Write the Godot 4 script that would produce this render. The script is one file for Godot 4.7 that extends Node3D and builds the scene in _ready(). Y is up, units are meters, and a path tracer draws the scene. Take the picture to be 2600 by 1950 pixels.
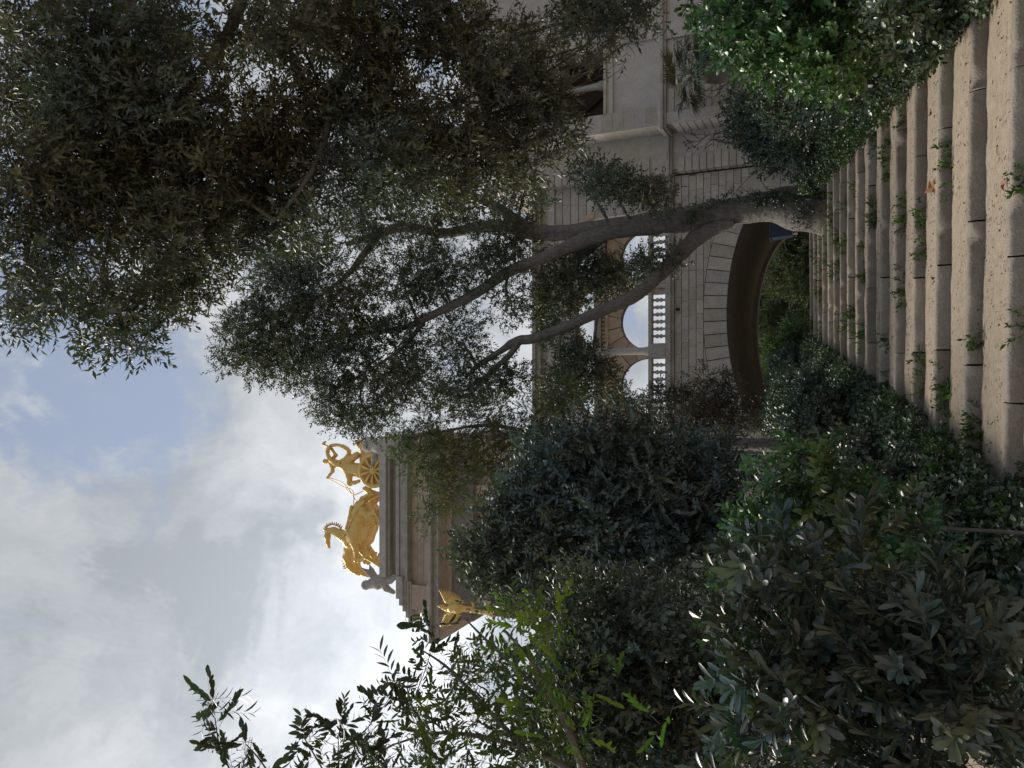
extends Node3D

# ---------------------------------------------------------------- lens
# The photograph lies on its side: its right edge is the ground, its left edge the sky.
const F := 1900.0                      # focal length in pixels of the 2600 x 1950 photograph
const PITCH := 0.43162                 # the lens looks 24.73 degrees up
const EYE := Vector3(0, 1.6, 0)
var rng := RandomNumberGenerator.new()
var M := {}
var taken := {}

func ray(px: float, py: float) -> Vector3:
	var a := (975.0 - py) / F
	var b := (1300.0 - px) / F
	return Vector3(a, b * cos(PITCH) + sin(PITCH), -(cos(PITCH) - b * sin(PITCH)))

# the point seen at a pixel on the upright plane that stands d metres ahead
func at(px: float, py: float, d: float) -> Vector3:
	var r := ray(px, py)
	return EYE + r * (d / -r.z)

func per_px(px: float, d: float) -> float:
	return d / -ray(px, 975.0).z / F

func hy(px: float, d: float) -> float:
	return at(px, 975.0, d).y

func xx(py: float, px: float, d: float) -> float:
	return at(px, py, d).x

# ---------------------------------------------------------------- nodes
func numbered(n: String) -> String:
	if not taken.has(n):
		taken[n] = 0
		return n
	taken[n] += 1
	return "%s_%03d" % [n, taken[n]]

func thing(called: String, label: String, category: String, where := Vector3.ZERO, group := "") -> Node3D:
	var o := Node3D.new()
	o.name = numbered(called)
	add_child(o)
	o.position = where
	o.set_meta("label", label)
	o.set_meta("category", category)
	if group != "":
		o.set_meta("group", group)
	return o

func setting(called: String) -> Node3D:
	var o := Node3D.new()
	o.name = numbered(called)
	add_child(o)
	o.set_meta("kind", "structure")
	return o

# a part: the mesh is given in world axes, the parent's place is taken off
func part(called: String, mesh: Mesh, mat: Material, parent: Node3D, where := Vector3.ZERO) -> MeshInstance3D:
	var o := MeshInstance3D.new()
	o.name = called
	o.mesh = mesh
	if mat:
		o.material_override = mat
	parent.add_child(o, true)
	var off := Vector3.ZERO
	var p: Node = parent
	while p != self and p is Node3D:
		off += (p as Node3D).position
		p = p.get_parent()
	o.position = where - off
	return o

var unit := BoxMesh.new()
func box(called: String, lo: Vector3, hi: Vector3, mat: Material, parent: Node3D) -> MeshInstance3D:
	var o := part(called, unit, mat, parent, (lo + hi) / 2)
	o.scale = (hi - lo).abs()
	return o

# ---------------------------------------------------------------- meshes
func flat() -> SurfaceTool:
	var st := SurfaceTool.new()
	st.begin(Mesh.PRIMITIVE_TRIANGLES)
	st.set_smooth_group(-1)
	return st

func quad(st: SurfaceTool, a: Vector3, b: Vector3, c: Vector3, d: Vector3) -> void:
	for v in [a, b, c, a, c, d]:
		st.add_vertex(v)

func done(st: SurfaceTool) -> ArrayMesh:
	st.generate_normals()
	return st.commit()

func slab(st: SurfaceTool, lo: Vector3, hi: Vector3) -> void:
	var p := []
	for k in 8:
		p.append(Vector3(hi.x if k & 1 else lo.x, hi.y if k & 2 else lo.y, hi.z if k & 4 else lo.z))
	quad(st, p[4], p[6], p[7], p[5])
	quad(st, p[1], p[3], p[2], p[0])
	quad(st, p[0], p[2], p[6], p[4])
	quad(st, p[5], p[7], p[3], p[1])
	quad(st, p[6], p[2], p[3], p[7])
	quad(st, p[0], p[4], p[5], p[1])

# an outline in x, y carried from z0 (front) back to z1
func prism(poly: PackedVector2Array, z0: float, z1: float) -> ArrayMesh:
	var st := flat()
	var p := poly
	if Geometry2D.is_polygon_clockwise(p):
		p = p.duplicate()
		p.reverse()
	var t := Geometry2D.triangulate_polygon(p)
	for k in range(0, t.size(), 3):
		var a := p[t[k]]
		var b := p[t[k + 1]]
		var c := p[t[k + 2]]
		if (b - a).cross(c - a) > 0:
			var s := b
			b = c
			c = s
		for v in [a, b, c]:
			st.add_vertex(Vector3(v.x, v.y, z0))
		for v in [a, c, b]:
			st.add_vertex(Vector3(v.x, v.y, z1))
	for k in p.size():
		var a := p[k]
		var b := p[(k + 1) % p.size()]
		quad(st, Vector3(a.x, a.y, z0), Vector3(a.x, a.y, z1), Vector3(b.x, b.y, z1), Vector3(b.x, b.y, z0))
	return done(st)

func lathe(profile: Array, seg := 12) -> ArrayMesh:
	var st := SurfaceTool.new()
	st.begin(Mesh.PRIMITIVE_TRIANGLES)
	for k in range(profile.size() - 1):
		for j in seg:
			var a0 := TAU * j / seg
			var a1 := TAU * (j + 1) / seg
			var p: Vector2 = profile[k]
			var q: Vector2 = profile[k + 1]
			quad(st, Vector3(p.x * cos(a0), p.y, p.x * sin(a0)), Vector3(q.x * cos(a0), q.y, q.x * sin(a0)), Vector3(q.x * cos(a1), q.y, q.x * sin(a1)), Vector3(p.x * cos(a1), p.y, p.x * sin(a1)))
	st.generate_normals()
	return st.commit()

# a round, tapering tube along points, a little lumpy
func tube(pts: Array, rad: Array, seg := 8, lump := 0.0) -> ArrayMesh:
	var v := PackedVector3Array()
	var n := PackedVector3Array()
	var ix := PackedInt32Array()
	var side := Vector3(0.3, 0.1, 1).normalized()
	for k in pts.size():
		var t: Vector3 = (pts[min(k + 1, pts.size() - 1)] - pts[max(k - 1, 0)]).normalized()
		side = (side - t * side.dot(t)).normalized()
		var up := t.cross(side)
		for j in seg:
			var a := TAU * j / seg
			var o := side * cos(a) + up * sin(a)
			var r: float = rad[k]
			if lump > 0.0:
				var q: Vector3 = pts[k]
				r *= 1.0 + lump * (bump.get_noise_3d(q.x * 2.0 + o.x * 2.2, q.y * 1.1 + o.y * 2.2, q.z * 2.0 + o.z * 2.2))
			v.append(pts[k] + o * r)
			n.append(o)
	for k in range(pts.size() - 1):
		for j in seg:
			var a := k * seg + j
			var b := k * seg + (j + 1) % seg
			ix.append_array([a, a + seg, b + seg, a, b + seg, b])
	var arr := []
	arr.resize(Mesh.ARRAY_MAX)
	arr[Mesh.ARRAY_VERTEX] = v
	arr[Mesh.ARRAY_NORMAL] = n
	arr[Mesh.ARRAY_INDEX] = ix
	var m := ArrayMesh.new()
	m.add_surface_from_arrays(Mesh.PRIMITIVE_TRIANGLES, arr)
	return m

func curve_pts(ctrl: Array, rads: Array, steps := 5) -> Array:
	var pts := []
	var rr := []
	var n := ctrl.size()
	for k in range(n - 1):
		var p0: Vector3 = ctrl[max(k - 1, 0)]
		var p1: Vector3 = ctrl[k]
		var p2: Vector3 = ctrl[k + 1]
		var p3: Vector3 = ctrl[min(k + 2, n - 1)]
		for j in steps:
			var t := float(j) / steps
			pts.append(p1.cubic_interpolate(p2, p0, p3, t))
			rr.append(lerpf(rads[k], rads[k + 1], t))
	pts.append(ctrl[n - 1])
	rr.append(rads[n - 1])
	return [pts, rr]

# ---------------------------------------------------------------- smooth figures: capsules joined and meshed as surface nets
func figure(bones: Array, cell: float, k: float) -> ArrayMesh:
	var lo := Vector3.INF
	var hi := -Vector3.INF
	for b in bones:
		var r: float = max(b[2], b[3]) + cell * 2
		for p in [b[0], b[1]]:
			lo = lo.min(p - Vector3.ONE * r)
			hi = hi.max(p + Vector3.ONE * r)
	var nx := int((hi.x - lo.x) / cell) + 2
	var ny := int((hi.y - lo.y) / cell) + 2
	var nz := int((hi.z - lo.z) / cell) + 2
	var f := PackedFloat32Array()
	f.resize(nx * ny * nz)
	f.fill(1.0)
	for b in bones:
		var pa: Vector3 = b[0]
		var pb: Vector3 = b[1]
		var r: float = max(b[2], b[3]) + k + cell * 2
		var l := ((pa.min(pb) - Vector3.ONE * r - lo) / cell).floor()
		var h := ((pa.max(pb) + Vector3.ONE * r - lo) / cell).ceil()
		var ab := pb - pa
		var ll := maxf(ab.length_squared(), 1e-9)
		for z in range(max(int(l.z), 0), min(int(h.z), nz - 1) + 1):
			for y in range(max(int(l.y), 0), min(int(h.y), ny - 1) + 1):
				var row := (z * ny + y) * nx
				for x in range(max(int(l.x), 0), min(int(h.x), nx - 1) + 1):
					var p := lo + Vector3(x, y, z) * cell
					var t := clampf((p - pa).dot(ab) / ll, 0, 1)
					var d := (p - pa - ab * t).length() - lerpf(b[2], b[3], t)
					var e := f[row + x]
					var q := clampf(0.5 + 0.5 * (e - d) / k, 0, 1)
					f[row + x] = lerpf(e, d, q) - k * q * (1.0 - q)
	var id := {}
	var v := PackedVector3Array()
	var offs := [0, 1, nx, nx + 1, nx * ny, nx * ny + 1, nx * ny + nx, nx * ny + nx + 1]
	for z in range(nz - 1):
		for y in range(ny - 1):
			for x in range(nx - 1):
				var c := (z * ny + y) * nx + x
				var inside := 0
				for o in offs:
					if f[c + o] < 0:
						inside += 1
				if inside == 0 or inside == 8:
					continue
				var s := Vector3.ZERO
				var n := 0
				for e in 12:
					var i: int = [0, 2, 4, 6, 0, 1, 4, 5, 0, 1, 2, 3][e]
					var j: int = [1, 3, 5, 7, 2, 3, 6, 7, 4, 5, 6, 7][e]
					var fa := f[c + offs[i]]
					var fb := f[c + offs[j]]
					if (fa < 0) != (fb < 0):
						var t := fa / (fa - fb)
						s += Vector3(i & 1, (i >> 1) & 1, i >> 2).lerp(Vector3(j & 1, (j >> 1) & 1, j >> 2), t)
						n += 1
				id[c] = v.size()
				v.append(lo + (Vector3(x, y, z) + s / n) * cell)
	var ix := PackedInt32Array()
	for c in id:
		for ax in 3:
			var d: int = [1, nx, nx * ny][ax]
			var u: int = [nx, nx * ny, 1][ax]
			var w: int = [nx * ny, 1, nx][ax]
			if (f[c] < 0) != (f[c + d] < 0):
				if id.has(c - u) and id.has(c - w) and id.has(c - u - w):
					var q := [id[c], id[c - u], id[c - u - w], id[c - w]]
					if f[c] < 0:
						q.reverse()
					ix.append_array([q[0], q[1], q[2], q[0], q[2], q[3]])
	var nr := PackedVector3Array()
	nr.resize(v.size())
	for t in range(0, ix.size(), 3):
		var g := (v[ix[t + 2]] - v[ix[t]]).cross(v[ix[t + 1]] - v[ix[t]])
		for j in 3:
			nr[ix[t + j]] += g
	for j in nr.size():
		nr[j] = nr[j].normalized()
	var arr := []
	arr.resize(Mesh.ARRAY_MAX)
	arr[Mesh.ARRAY_VERTEX] = v
	arr[Mesh.ARRAY_NORMAL] = nr
	arr[Mesh.ARRAY_INDEX] = ix
	var m := ArrayMesh.new()
	m.add_surface_from_arrays(Mesh.PRIMITIVE_TRIANGLES, arr)
	return m

# ---------------------------------------------------------------- materials
var bump := FastNoiseLite.new()

func noise_bytes(n: int, sd: int, freq: float, oct := 4) -> PackedByteArray:
	var fn := FastNoiseLite.new()
	fn.seed = sd
	fn.frequency = freq
	fn.fractal_octaves = oct
	var im := fn.get_seamless_image(n, n)
	im.convert(Image.FORMAT_L8)
	return im.get_data()

# three colours (linear) mixed by a coarse and a fine noise, with a sprinkling of dark specks
func grain(n: int, sd: int, a: Color, b: Color, c: Color, coarse: float, fine: float, speck := 0.0) -> ImageTexture:
	var p := noise_bytes(n, sd, coarse)
	var q := noise_bytes(n, sd + 1, fine)
	var s := noise_bytes(n, sd + 2, fine * 2.3, 2)
	var out := PackedByteArray()
	out.resize(n * n * 3)
	var lut := []
	for k in 256:
		lut.append(clampf((k / 255.0 - 0.25) / 0.5, 0, 1))
	for k in n * n:
		var col := a.lerp(b, lut[p[k]]).lerp(c, 0.55 * lut[q[k]])
		if s[k] > 255 - int(speck * 255):
			col = col * 0.5
		col = col.linear_to_srgb()
		out[k * 3] = int(clampf(col.r, 0, 1) * 255)
		out[k * 3 + 1] = int(clampf(col.g, 0, 1) * 255)
		out[k * 3 + 2] = int(clampf(col.b, 0, 1) * 255)
	return ImageTexture.create_from_image(Image.create_from_data(n, n, false, Image.FORMAT_RGB8, out))

func relief(n: int, sd: int, freq: float, strength: float, oct := 5) -> ImageTexture:
	var im := Image.create_from_data(n, n, false, Image.FORMAT_L8, noise_bytes(n, sd, freq, oct))
	im.convert(Image.FORMAT_RGB8)
	im.bump_map_to_normal_map(strength)
	return ImageTexture.create_from_image(im)

func surface(tex: Texture2D, nrm: Texture2D, scale: float, rough: float, nscale := 1.0, tint := Color.WHITE) -> StandardMaterial3D:
	var m := StandardMaterial3D.new()
	m.albedo_texture = tex
	m.albedo_color = tint
	m.roughness = rough
	m.metallic_specular = 0.3
	if nrm:
		m.normal_enabled = true
		m.normal_texture = nrm
		m.normal_scale = nscale
	m.uv1_triplanar = true
	m.uv1_world_triplanar = true
	m.uv1_scale = Vector3.ONE * scale
	return m

func leafmat(rough: float, back: Color, spec := 0.5) -> StandardMaterial3D:
	var m := StandardMaterial3D.new()
	m.albedo_color = Color.WHITE
	m.vertex_color_use_as_albedo = true
	m.roughness = rough
	m.metallic_specular = spec
	m.backlight_enabled = true
	m.backlight = back
	m.cull_mode = BaseMaterial3D.CULL_DISABLED
	return m

func make_materials() -> void:
	bump.seed = 5
	bump.frequency = 1.0
	var rough_n := relief(256, 40, 0.03, 6.0)
	var fine_n := relief(256, 41, 0.09, 5.0)
	var soil_n := relief(512, 42, 0.16, 3.0, 3)
	var stone_t := grain(512, 10, Color(0.42, 0.395, 0.36), Color(0.50, 0.475, 0.435), Color(0.35, 0.33, 0.30), 0.008, 0.05, 0.12)
	var pink_t := grain(512, 20, Color(0.46, 0.36, 0.285), Color(0.52, 0.43, 0.35), Color(0.38, 0.305, 0.25), 0.008, 0.05, 0.1)
	var gray_t := grain(512, 30, Color(0.37, 0.35, 0.32), Color(0.47, 0.45, 0.415), Color(0.27, 0.255, 0.235), 0.008, 0.06, 0.15)
	for k in 4:
		var v: float = [1.0, 0.965, 1.03, 0.94][k]
		M["stone%d" % k] = surface(stone_t, fine_n, 0.45, 0.9, 0.25, Color(v, v, v * [1.0, 1.01, 0.98, 0.97][k]))
		M["pink%d" % k] = surface(pink_t, fine_n, 0.45, 0.9, 0.25, Color(v, v, v))
		M["gray%d" % k] = surface(gray_t, fine_n, 0.4, 0.9, 0.25, Color(v, v, v))
	M.joint = surface(grain(256, 50, Color(0.22, 0.2, 0.175), Color(0.27, 0.245, 0.215), Color(0.18, 0.16, 0.14), 0.02, 0.1), fine_n, 0.5, 0.95)
	M.stucco = surface(grain(512, 55, Color(0.44, 0.42, 0.39), Color(0.50, 0.48, 0.445), Color(0.38, 0.36, 0.33), 0.006, 0.04, 0.1), fine_n, 0.35, 0.92, 0.15)
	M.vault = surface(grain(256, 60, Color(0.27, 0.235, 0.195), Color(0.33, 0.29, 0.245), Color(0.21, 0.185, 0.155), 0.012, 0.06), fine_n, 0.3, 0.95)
	M.kerb = surface(grain(512, 70, Color(0.27, 0.24, 0.205), Color(0.33, 0.30, 0.262), Color(0.20, 0.178, 0.15), 0.012, 0.07, 0.2), soil_n, 0.6, 0.92, 0.5)
	M.soil = surface(grain(512, 80, Color(0.33, 0.275, 0.21), Color(0.41, 0.35, 0.28), Color(0.22, 0.175, 0.13), 0.02, 0.16, 0.3), soil_n, 0.8, 0.97, 0.5)
	M.earth = surface(grain(512, 90, Color(0.29, 0.24, 0.185), Color(0.36, 0.305, 0.24), Color(0.20, 0.162, 0.12), 0.02, 0.1, 0.25), soil_n, 0.5, 0.98, 0.8)
	M.bark = surface(grain(512, 100, Color(0.14, 0.13, 0.118), Color(0.22, 0.205, 0.185), Color(0.085, 0.08, 0.07), 0.012, 0.06, 0.2), rough_n, 1.1, 0.95, 1.6)
	(M.bark as StandardMaterial3D).uv1_scale = Vector3(1.5, 0.6, 1.5)
	M.palm_bark = M.bark
	M.twig = StandardMaterial3D.new()
	M.twig.albedo_color = Color(0.26, 0.23, 0.19)
	M.twig.roughness = 0.9
	M.gold = surface(grain(256, 110, Color(0.72, 0.50, 0.17), Color(0.82, 0.60, 0.24), Color(0.52, 0.33, 0.10), 0.02, 0.08, 0.1), rough_n, 0.8, 0.42, 0.9)
	M.gold.metallic = 0.35
	M.iron = StandardMaterial3D.new()
	M.iron.albedo_color = Color(0.12, 0.11, 0.10)
	M.iron.roughness = 0.6
	M.bin = StandardMaterial3D.new()
	M.bin.albedo_color = Color(0.16, 0.21, 0.28)
	M.bin.roughness = 0.55
	M.dark = StandardMaterial3D.new()
	M.dark.albedo_color = Color(0.28, 0.22, 0.18)
	M.dark.roughness = 0.9
	M.leaf = leafmat(0.36, Color(0.45, 0.6, 0.2))
	M.leaf_gloss = leafmat(0.28, Color(0.4, 0.6, 0.15), 0.6)
	M.leaf_soft = leafmat(0.6, Color(0.6, 0.8, 0.25), 0.35)

func stone(kind := "stone") -> Material:
	return M["%s%d" % [kind, rng.randi() % 4]]

# ---------------------------------------------------------------- leaves
func leaf_into(st: SurfaceTool, base: Vector3, dir: Vector3, nrm: Vector3, L: float, W: float, fine: bool, curl: float, shape := 0.45) -> void:
	var side := dir.cross(nrm).normalized()
	nrm = side.cross(dir).normalized()
	if not fine:
		var m := base + dir * L * shape - nrm * W * 0.16
		var tip := base + dir * L - nrm * L * curl
		var l := base + dir * L * shape + side * W * 0.5
		var r := base + dir * L * shape - side * W * 0.5
		for v in [base, l, m, base, m, r, l, tip, m, m, tip, r]:
			st.add_vertex(v)
		return
	var ts := [0.0, 0.22, 0.5, 0.75, 0.92, 1.0]
	var ws := [0.06, 0.42, 0.8, 1.0, 0.66, 0.0] if shape > 0.55 else [0.06, 0.7, 1.0, 0.78, 0.35, 0.0]
	var prev := []
	for k in 6:
		var t: float = ts[k]
		var c := base + dir * L * t - nrm * L * curl * t * t
		var row := [c + side * W * 0.5 * ws[k] + nrm * W * 0.12 * ws[k], c, c - side * W * 0.5 * ws[k] + nrm * W * 0.12 * ws[k]]
		if k > 0:
			quad(st, prev[0], row[0], row[1], prev[1])
			quad(st, prev[1], row[1], row[2], prev[2])
		prev = row

func single_leaf(L: float, W: float, curl: float, shape := 0.45) -> ArrayMesh:
	var st := SurfaceTool.new()
	st.begin(Mesh.PRIMITIVE_TRIANGLES)
	st.set_color(Color.WHITE)
	leaf_into(st, Vector3.ZERO, Vector3.UP, Vector3.BACK, L, W, true, curl, shape)
	st.generate_normals()
	return st.commit()

# a twig that grows along +y and carries leaves
func sprig(sd: int, n: int, L: float, W: float, len_: float, spread: float, fine := false, shape := 0.45, tip_heavy := 0.0, two_rows := false) -> ArrayMesh:
	var r := RandomNumberGenerator.new()
	r.seed = sd
	var st := SurfaceTool.new()
	st.begin(Mesh.PRIMITIVE_TRIANGLES)
	st.set_smooth_group(-1 if not fine else 0)
	var bend := Vector3(r.randf_range(-1, 1), 0, r.randf_range(-1, 1)) * 0.25
	for k in n:
		var t := lerpf((k + 0.5) / n, 1.0, tip_heavy * r.randf())
		var p := Vector3(0, len_ * t, 0) + bend * len_ * t * t
		var a := k * 2.4 + r.randf_range(-0.4, 0.4)
		if two_rows:
			a = (PI if k % 2 else 0.0) + r.randf_range(-0.25, 0.25)
		var out := Vector3(cos(a), 0, sin(a))
		var tilt := spread * r.randf_range(0.7, 1.25) * lerpf(1.0, 0.55, t)
		var d := (Vector3.UP * cos(tilt) + out * sin(tilt)).normalized()
		var nn := (Vector3.UP * sin(tilt) - out * cos(tilt) + Vector3(r.randf_range(-1, 1), r.randf_range(-1, 1), r.randf_range(-1, 1)) * 0.5).normalized()
		var v := r.randf_range(0.72, 1.25)
		st.set_color(Color(v * r.randf_range(0.93, 1.1), v, v * r.randf_range(0.9, 1.1)))
		leaf_into(st, p, d, nn, L * r.randf_range(0.7, 1.15), W * r.randf_range(0.8, 1.15), fine, r.randf_range(0.05, 0.3), shape)
	st.generate_normals()
	var m := st.commit()
	var tw := SurfaceTool.new()
	tw.begin(Mesh.PRIMITIVE_TRIANGLES)
	var w := maxf(L * 0.03, 0.0015)
	for k in 3:
		var a0 := TAU * k / 3
		var a1 := TAU * (k + 1) / 3
		var tip := Vector3(0, len_, 0) + bend * len_
		for q in [Vector3(cos(a0) * w, -len_ * 0.4, sin(a0) * w), tip, Vector3(cos(a1) * w, -len_ * 0.4, sin(a1) * w)]:
			tw.add_vertex(q)
	tw.generate_normals()
	tw.commit(m)
	m.surface_set_material(1, M.twig)
	return m

var gap := FastNoiseLite.new()

# foliage: each clump is [px, py, half height in px, half width in px, distance, half depth in m, sprigs per square metre]
func foliage(called: String, parent: Node3D, sprigs: Array, mat: Material, clumps: Array, tone: Color, vary: float, up: float, holes: float, gapfreq: float, size := 1.0) -> void:
	var sets := []
	for s in sprigs:
		sets.append([PackedFloat32Array(), 0])
	gap.frequency = gapfreq
	for c in clumps:
		var ctr: Vector3
		var rad: Vector3
		if c[0] is Vector3:
			ctr = c[0]
			rad = c[1]
		else:
			ctr = at(c[0], c[1], c[4])
			var s := per_px(c[0], c[4])
			rad = Vector3(c[3] * s, c[2] * s, c[5])
		var dens: float = c[c.size() - 1]
		var n := int(dens * PI * rad.x * rad.y)
		var warm := rng.randf_range(-1, 1)
		for k in n:
			var d := Vector3(rng.randfn(), rng.randfn(), rng.randfn()).normalized()
			var q := pow(rng.randf(), 0.42)
			q *= 1.0 + 0.28 * gap.get_noise_3d(d.x * 1.7 / gapfreq + ctr.x * 9.0, d.y * 1.7 / gapfreq, d.z * 1.7 / gapfreq)
			var p := ctr + d * rad * q
			if gap.get_noise_3dv(p) < holes - 0.5 * (1.0 - q):
				continue
			var dir := (d * 0.8 + Vector3(rng.randfn(), rng.randfn(), rng.randfn()) * 0.55 + Vector3.UP * up).normalized()
			var sc := size * rng.randf_range(0.75, 1.3)
			var x := dir.cross(Vector3(rng.randfn(), rng.randfn(), rng.randfn())).normalized()
			var b := Basis(x * sc, dir * sc, x.cross(dir) * sc)
			var v := 1.0 + vary * rng.randf_range(-1, 1)
			var w := 1.0 + 0.18 * warm + 0.15 * rng.randf_range(-1, 1)
			var i := rng.randi() % sprigs.size()
			sets[i][0].append_array([b.x.x, b.y.x, b.z.x, p.x, b.x.y, b.y.y, b.z.y, p.y, b.x.z, b.y.z, b.z.z, p.z, tone.r * v * w, tone.g * v, tone.b * v / w, 1.0])
			sets[i][1] += 1
	for i in sprigs.size():
		place(called, parent, sprigs[i], mat, sets[i][0], sets[i][1])

func place(called: String, parent: Node3D, mesh: ArrayMesh, mat: Material, buf: PackedFloat32Array, n: int) -> void:
	if n == 0:
		return
	var m := mesh.duplicate() as ArrayMesh
	m.surface_set_material(0, mat)
	var mm := MultiMesh.new()
	mm.transform_format = MultiMesh.TRANSFORM_3D
	mm.use_colors = true
	mm.mesh = m
	mm.instance_count = n
	mm.buffer = buf
	var o := MultiMeshInstance3D.new()
	o.name = called
	o.multimesh = mm
	o.set_meta("kind", "stuff")
	parent.add_child(o, true)
	o.position = -parent.position

# ---------------------------------------------------------------- sky
func make_sky() -> Image:
	var w := 2048
	var h := 1024
	var sun := ray(1080, 1690).normalized()
	var n1 := FastNoiseLite.new()
	n1.seed = 33
	n1.frequency = 1.0
	n1.fractal_octaves = 7
	n1.fractal_gain = 0.58
	n1.domain_warp_enabled = true
	n1.domain_warp_amplitude = 0.5
	n1.domain_warp_frequency = 1.6
	var n2 := FastNoiseLite.new()
	n2.seed = 100
	n2.frequency = 0.42
	n2.fractal_octaves = 3
	var data := PackedFloat32Array()
	data.resize(w * h * 3)
	for j in h:
		var th := PI * (j + 0.5) / h
		for i in w:
			var k := (j * w + i) * 3
			if j > h / 2 + 4:
				data[k] = 0.20
				data[k + 1] = 0.20
				data[k + 2] = 0.19
				continue
			var ph := TAU * (i + 0.5) / w
			var d := Vector3(sin(ph) * sin(th), cos(th), -cos(ph) * sin(th))
			var q := Vector2(d.x, d.z) / (maxf(d.y, 0.0) + 0.22) * 2.6
			var c := n1.get_noise_2d(q.x, q.y)
			var big := n2.get_noise_2d(q.x, q.y)
			var ang := rad_to_deg(acos(clampf(d.dot(sun), -1, 1)))
			var veil := exp(-pow(ang / 34.0, 2.0))
			var cover := smoothstep(-0.45, 0.30, c * 1.6 + 0.6 * big + 1.1 * veil - 0.15)
			var c2 := n1.get_noise_2d(q.x * 0.62 + 40.0, q.y * 0.62 - 17.0)
			var thick := 0.5 + 0.5 * clampf(c * 0.9 + c2 * 2.0, -1, 1)
			var lum := lerpf(0.29, 0.56, thick) + 0.07 * veil + (0.20 + 0.22 * thick) * exp(-pow(ang / 15.0, 2.0))
			var cloud := Vector3(lum * lerpf(0.92, 0.97, thick), lum * 0.99, lum * lerpf(1.07, 1.02, thick))
			var blue := Vector3(0.225, 0.27, 0.365) * (1.0 + 0.5 * veil)
			var s := blue.lerp(cloud, cover)
			s *= 0.93
			data[k] = s.x
			data[k + 1] = s.y
			data[k + 2] = s.z
	return Image.create_from_data(w, h, false, Image.FORMAT_RGBF, data.to_byte_array())

# ---------------------------------------------------------------- the stairs' own axes
var S0 := Vector3(-1.02, 0, -7.0)           # left end of the lowest edge in view
var SN := Vector3(0.131, 0, -0.9914)        # the way up
var SE := Vector3(0.9914, 0, 0.131)         # along the edges, to the right
const RISE := 0.15
const RUN := 1.06
const SW := 4.35
const TOPSTEP := 15

func stair_y(k: float) -> float:
	return 0.55 + RISE * k

func slope_h(s: float) -> float:
	return clampf(0.55 + RISE * (s / RUN + 0.5), 0.0, stair_y(TOPSTEP))

func ground_h(x: float, z: float) -> float:
	var p := Vector3(x, 0, z) - S0
	var s := p.dot(SN)
	var e := p.dot(SE)
	var h := slope_h(s)
	if e > 0.0 and e < SW and s < TOPSTEP * RUN + 0.2:
		return h - 0.42
	var away := maxf(-e, e - SW)
	var b := 0.05 + 0.05 * bump.get_noise_2d(x * 0.9, z * 0.9)
	if s > TOPSTEP * RUN - 0.5:
		return h - 0.02 + 0.02 * b
	return h + b + minf(maxf(away, 0.0) * 0.05, 0.3)

# ================================================================ the scene
func _ready() -> void:
	rng.seed = 4711
	gap.seed = 9
	gap.fractal_octaves = 2
	# camera, sky, sun
	var cam := Camera3D.new()
	cam.name = "camera"
	add_child(cam)
	cam.position = EYE
	var fwd := Vector3(0, sin(PITCH), -cos(PITCH))
	var up := Vector3(0, cos(PITCH), sin(PITCH))
	cam.basis = Basis(-up, Vector3.RIGHT, -fwd)      # the phone was held upright, the picture lies on its side
	cam.fov = rad_to_deg(2.0 * atan(975.0 / F))
	cam.near = 0.05
	cam.far = 1200.0
	cam.current = true
	var env := Environment.new()
	env.background_mode = Environment.BG_SKY
	var sky := Sky.new()
	var pan := PanoramaSkyMaterial.new()
	pan.panorama = ImageTexture.create_from_image(make_sky())
	sky.sky_material = pan
	env.sky = sky
	env.tonemap_mode = Environment.TONE_MAPPER_LINEAR
	env.tonemap_exposure = 1.36
	env.sdfgi_enabled = true
	env.ssao_enabled = true
	env.ssil_enabled = true
	var we := WorldEnvironment.new()
	we.name = "environment"
	we.environment = env
	add_child(we)
	var sun := DirectionalLight3D.new()
	sun.name = "sun"
	sun.light_energy = 1.0
	sun.light_color = Color(1.0, 0.96, 0.9)
	sun.light_angular_distance = 25.0
	sun.shadow_enabled = true
	add_child(sun)
	sun.look_at_from_position(Vector3.ZERO, Vector3(0.57, -0.78, 0.24))
	make_materials()
	# the place
	make_ground()
	make_stairs()
	make_bridge()
	make_gallery()
	make_pavilion()
	make_monument()
	make_sculptures()
	# things that grow
	make_sprigs()
	make_central_tree()
	make_near_oak()
	make_left_trees()
	make_left_bushes()
	make_right_bushes()
	make_far_plants()
	make_palm()
	make_small_things()

# ---------------------------------------------------------------- ground
func axis(a: float, lo: float, hi: float, b: float, fine: float) -> Array:
	var out := []
	var x := a
	while x < lo:
		out.append(x)
		x += maxf((lo - x) * 0.35, 1.0)
	x = lo
	while x < hi:
		out.append(x)
		x += fine
	while x < b:
		out.append(x)
		x += maxf((x - hi) * 0.5, fine)
	out.append(b)
	return out

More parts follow.
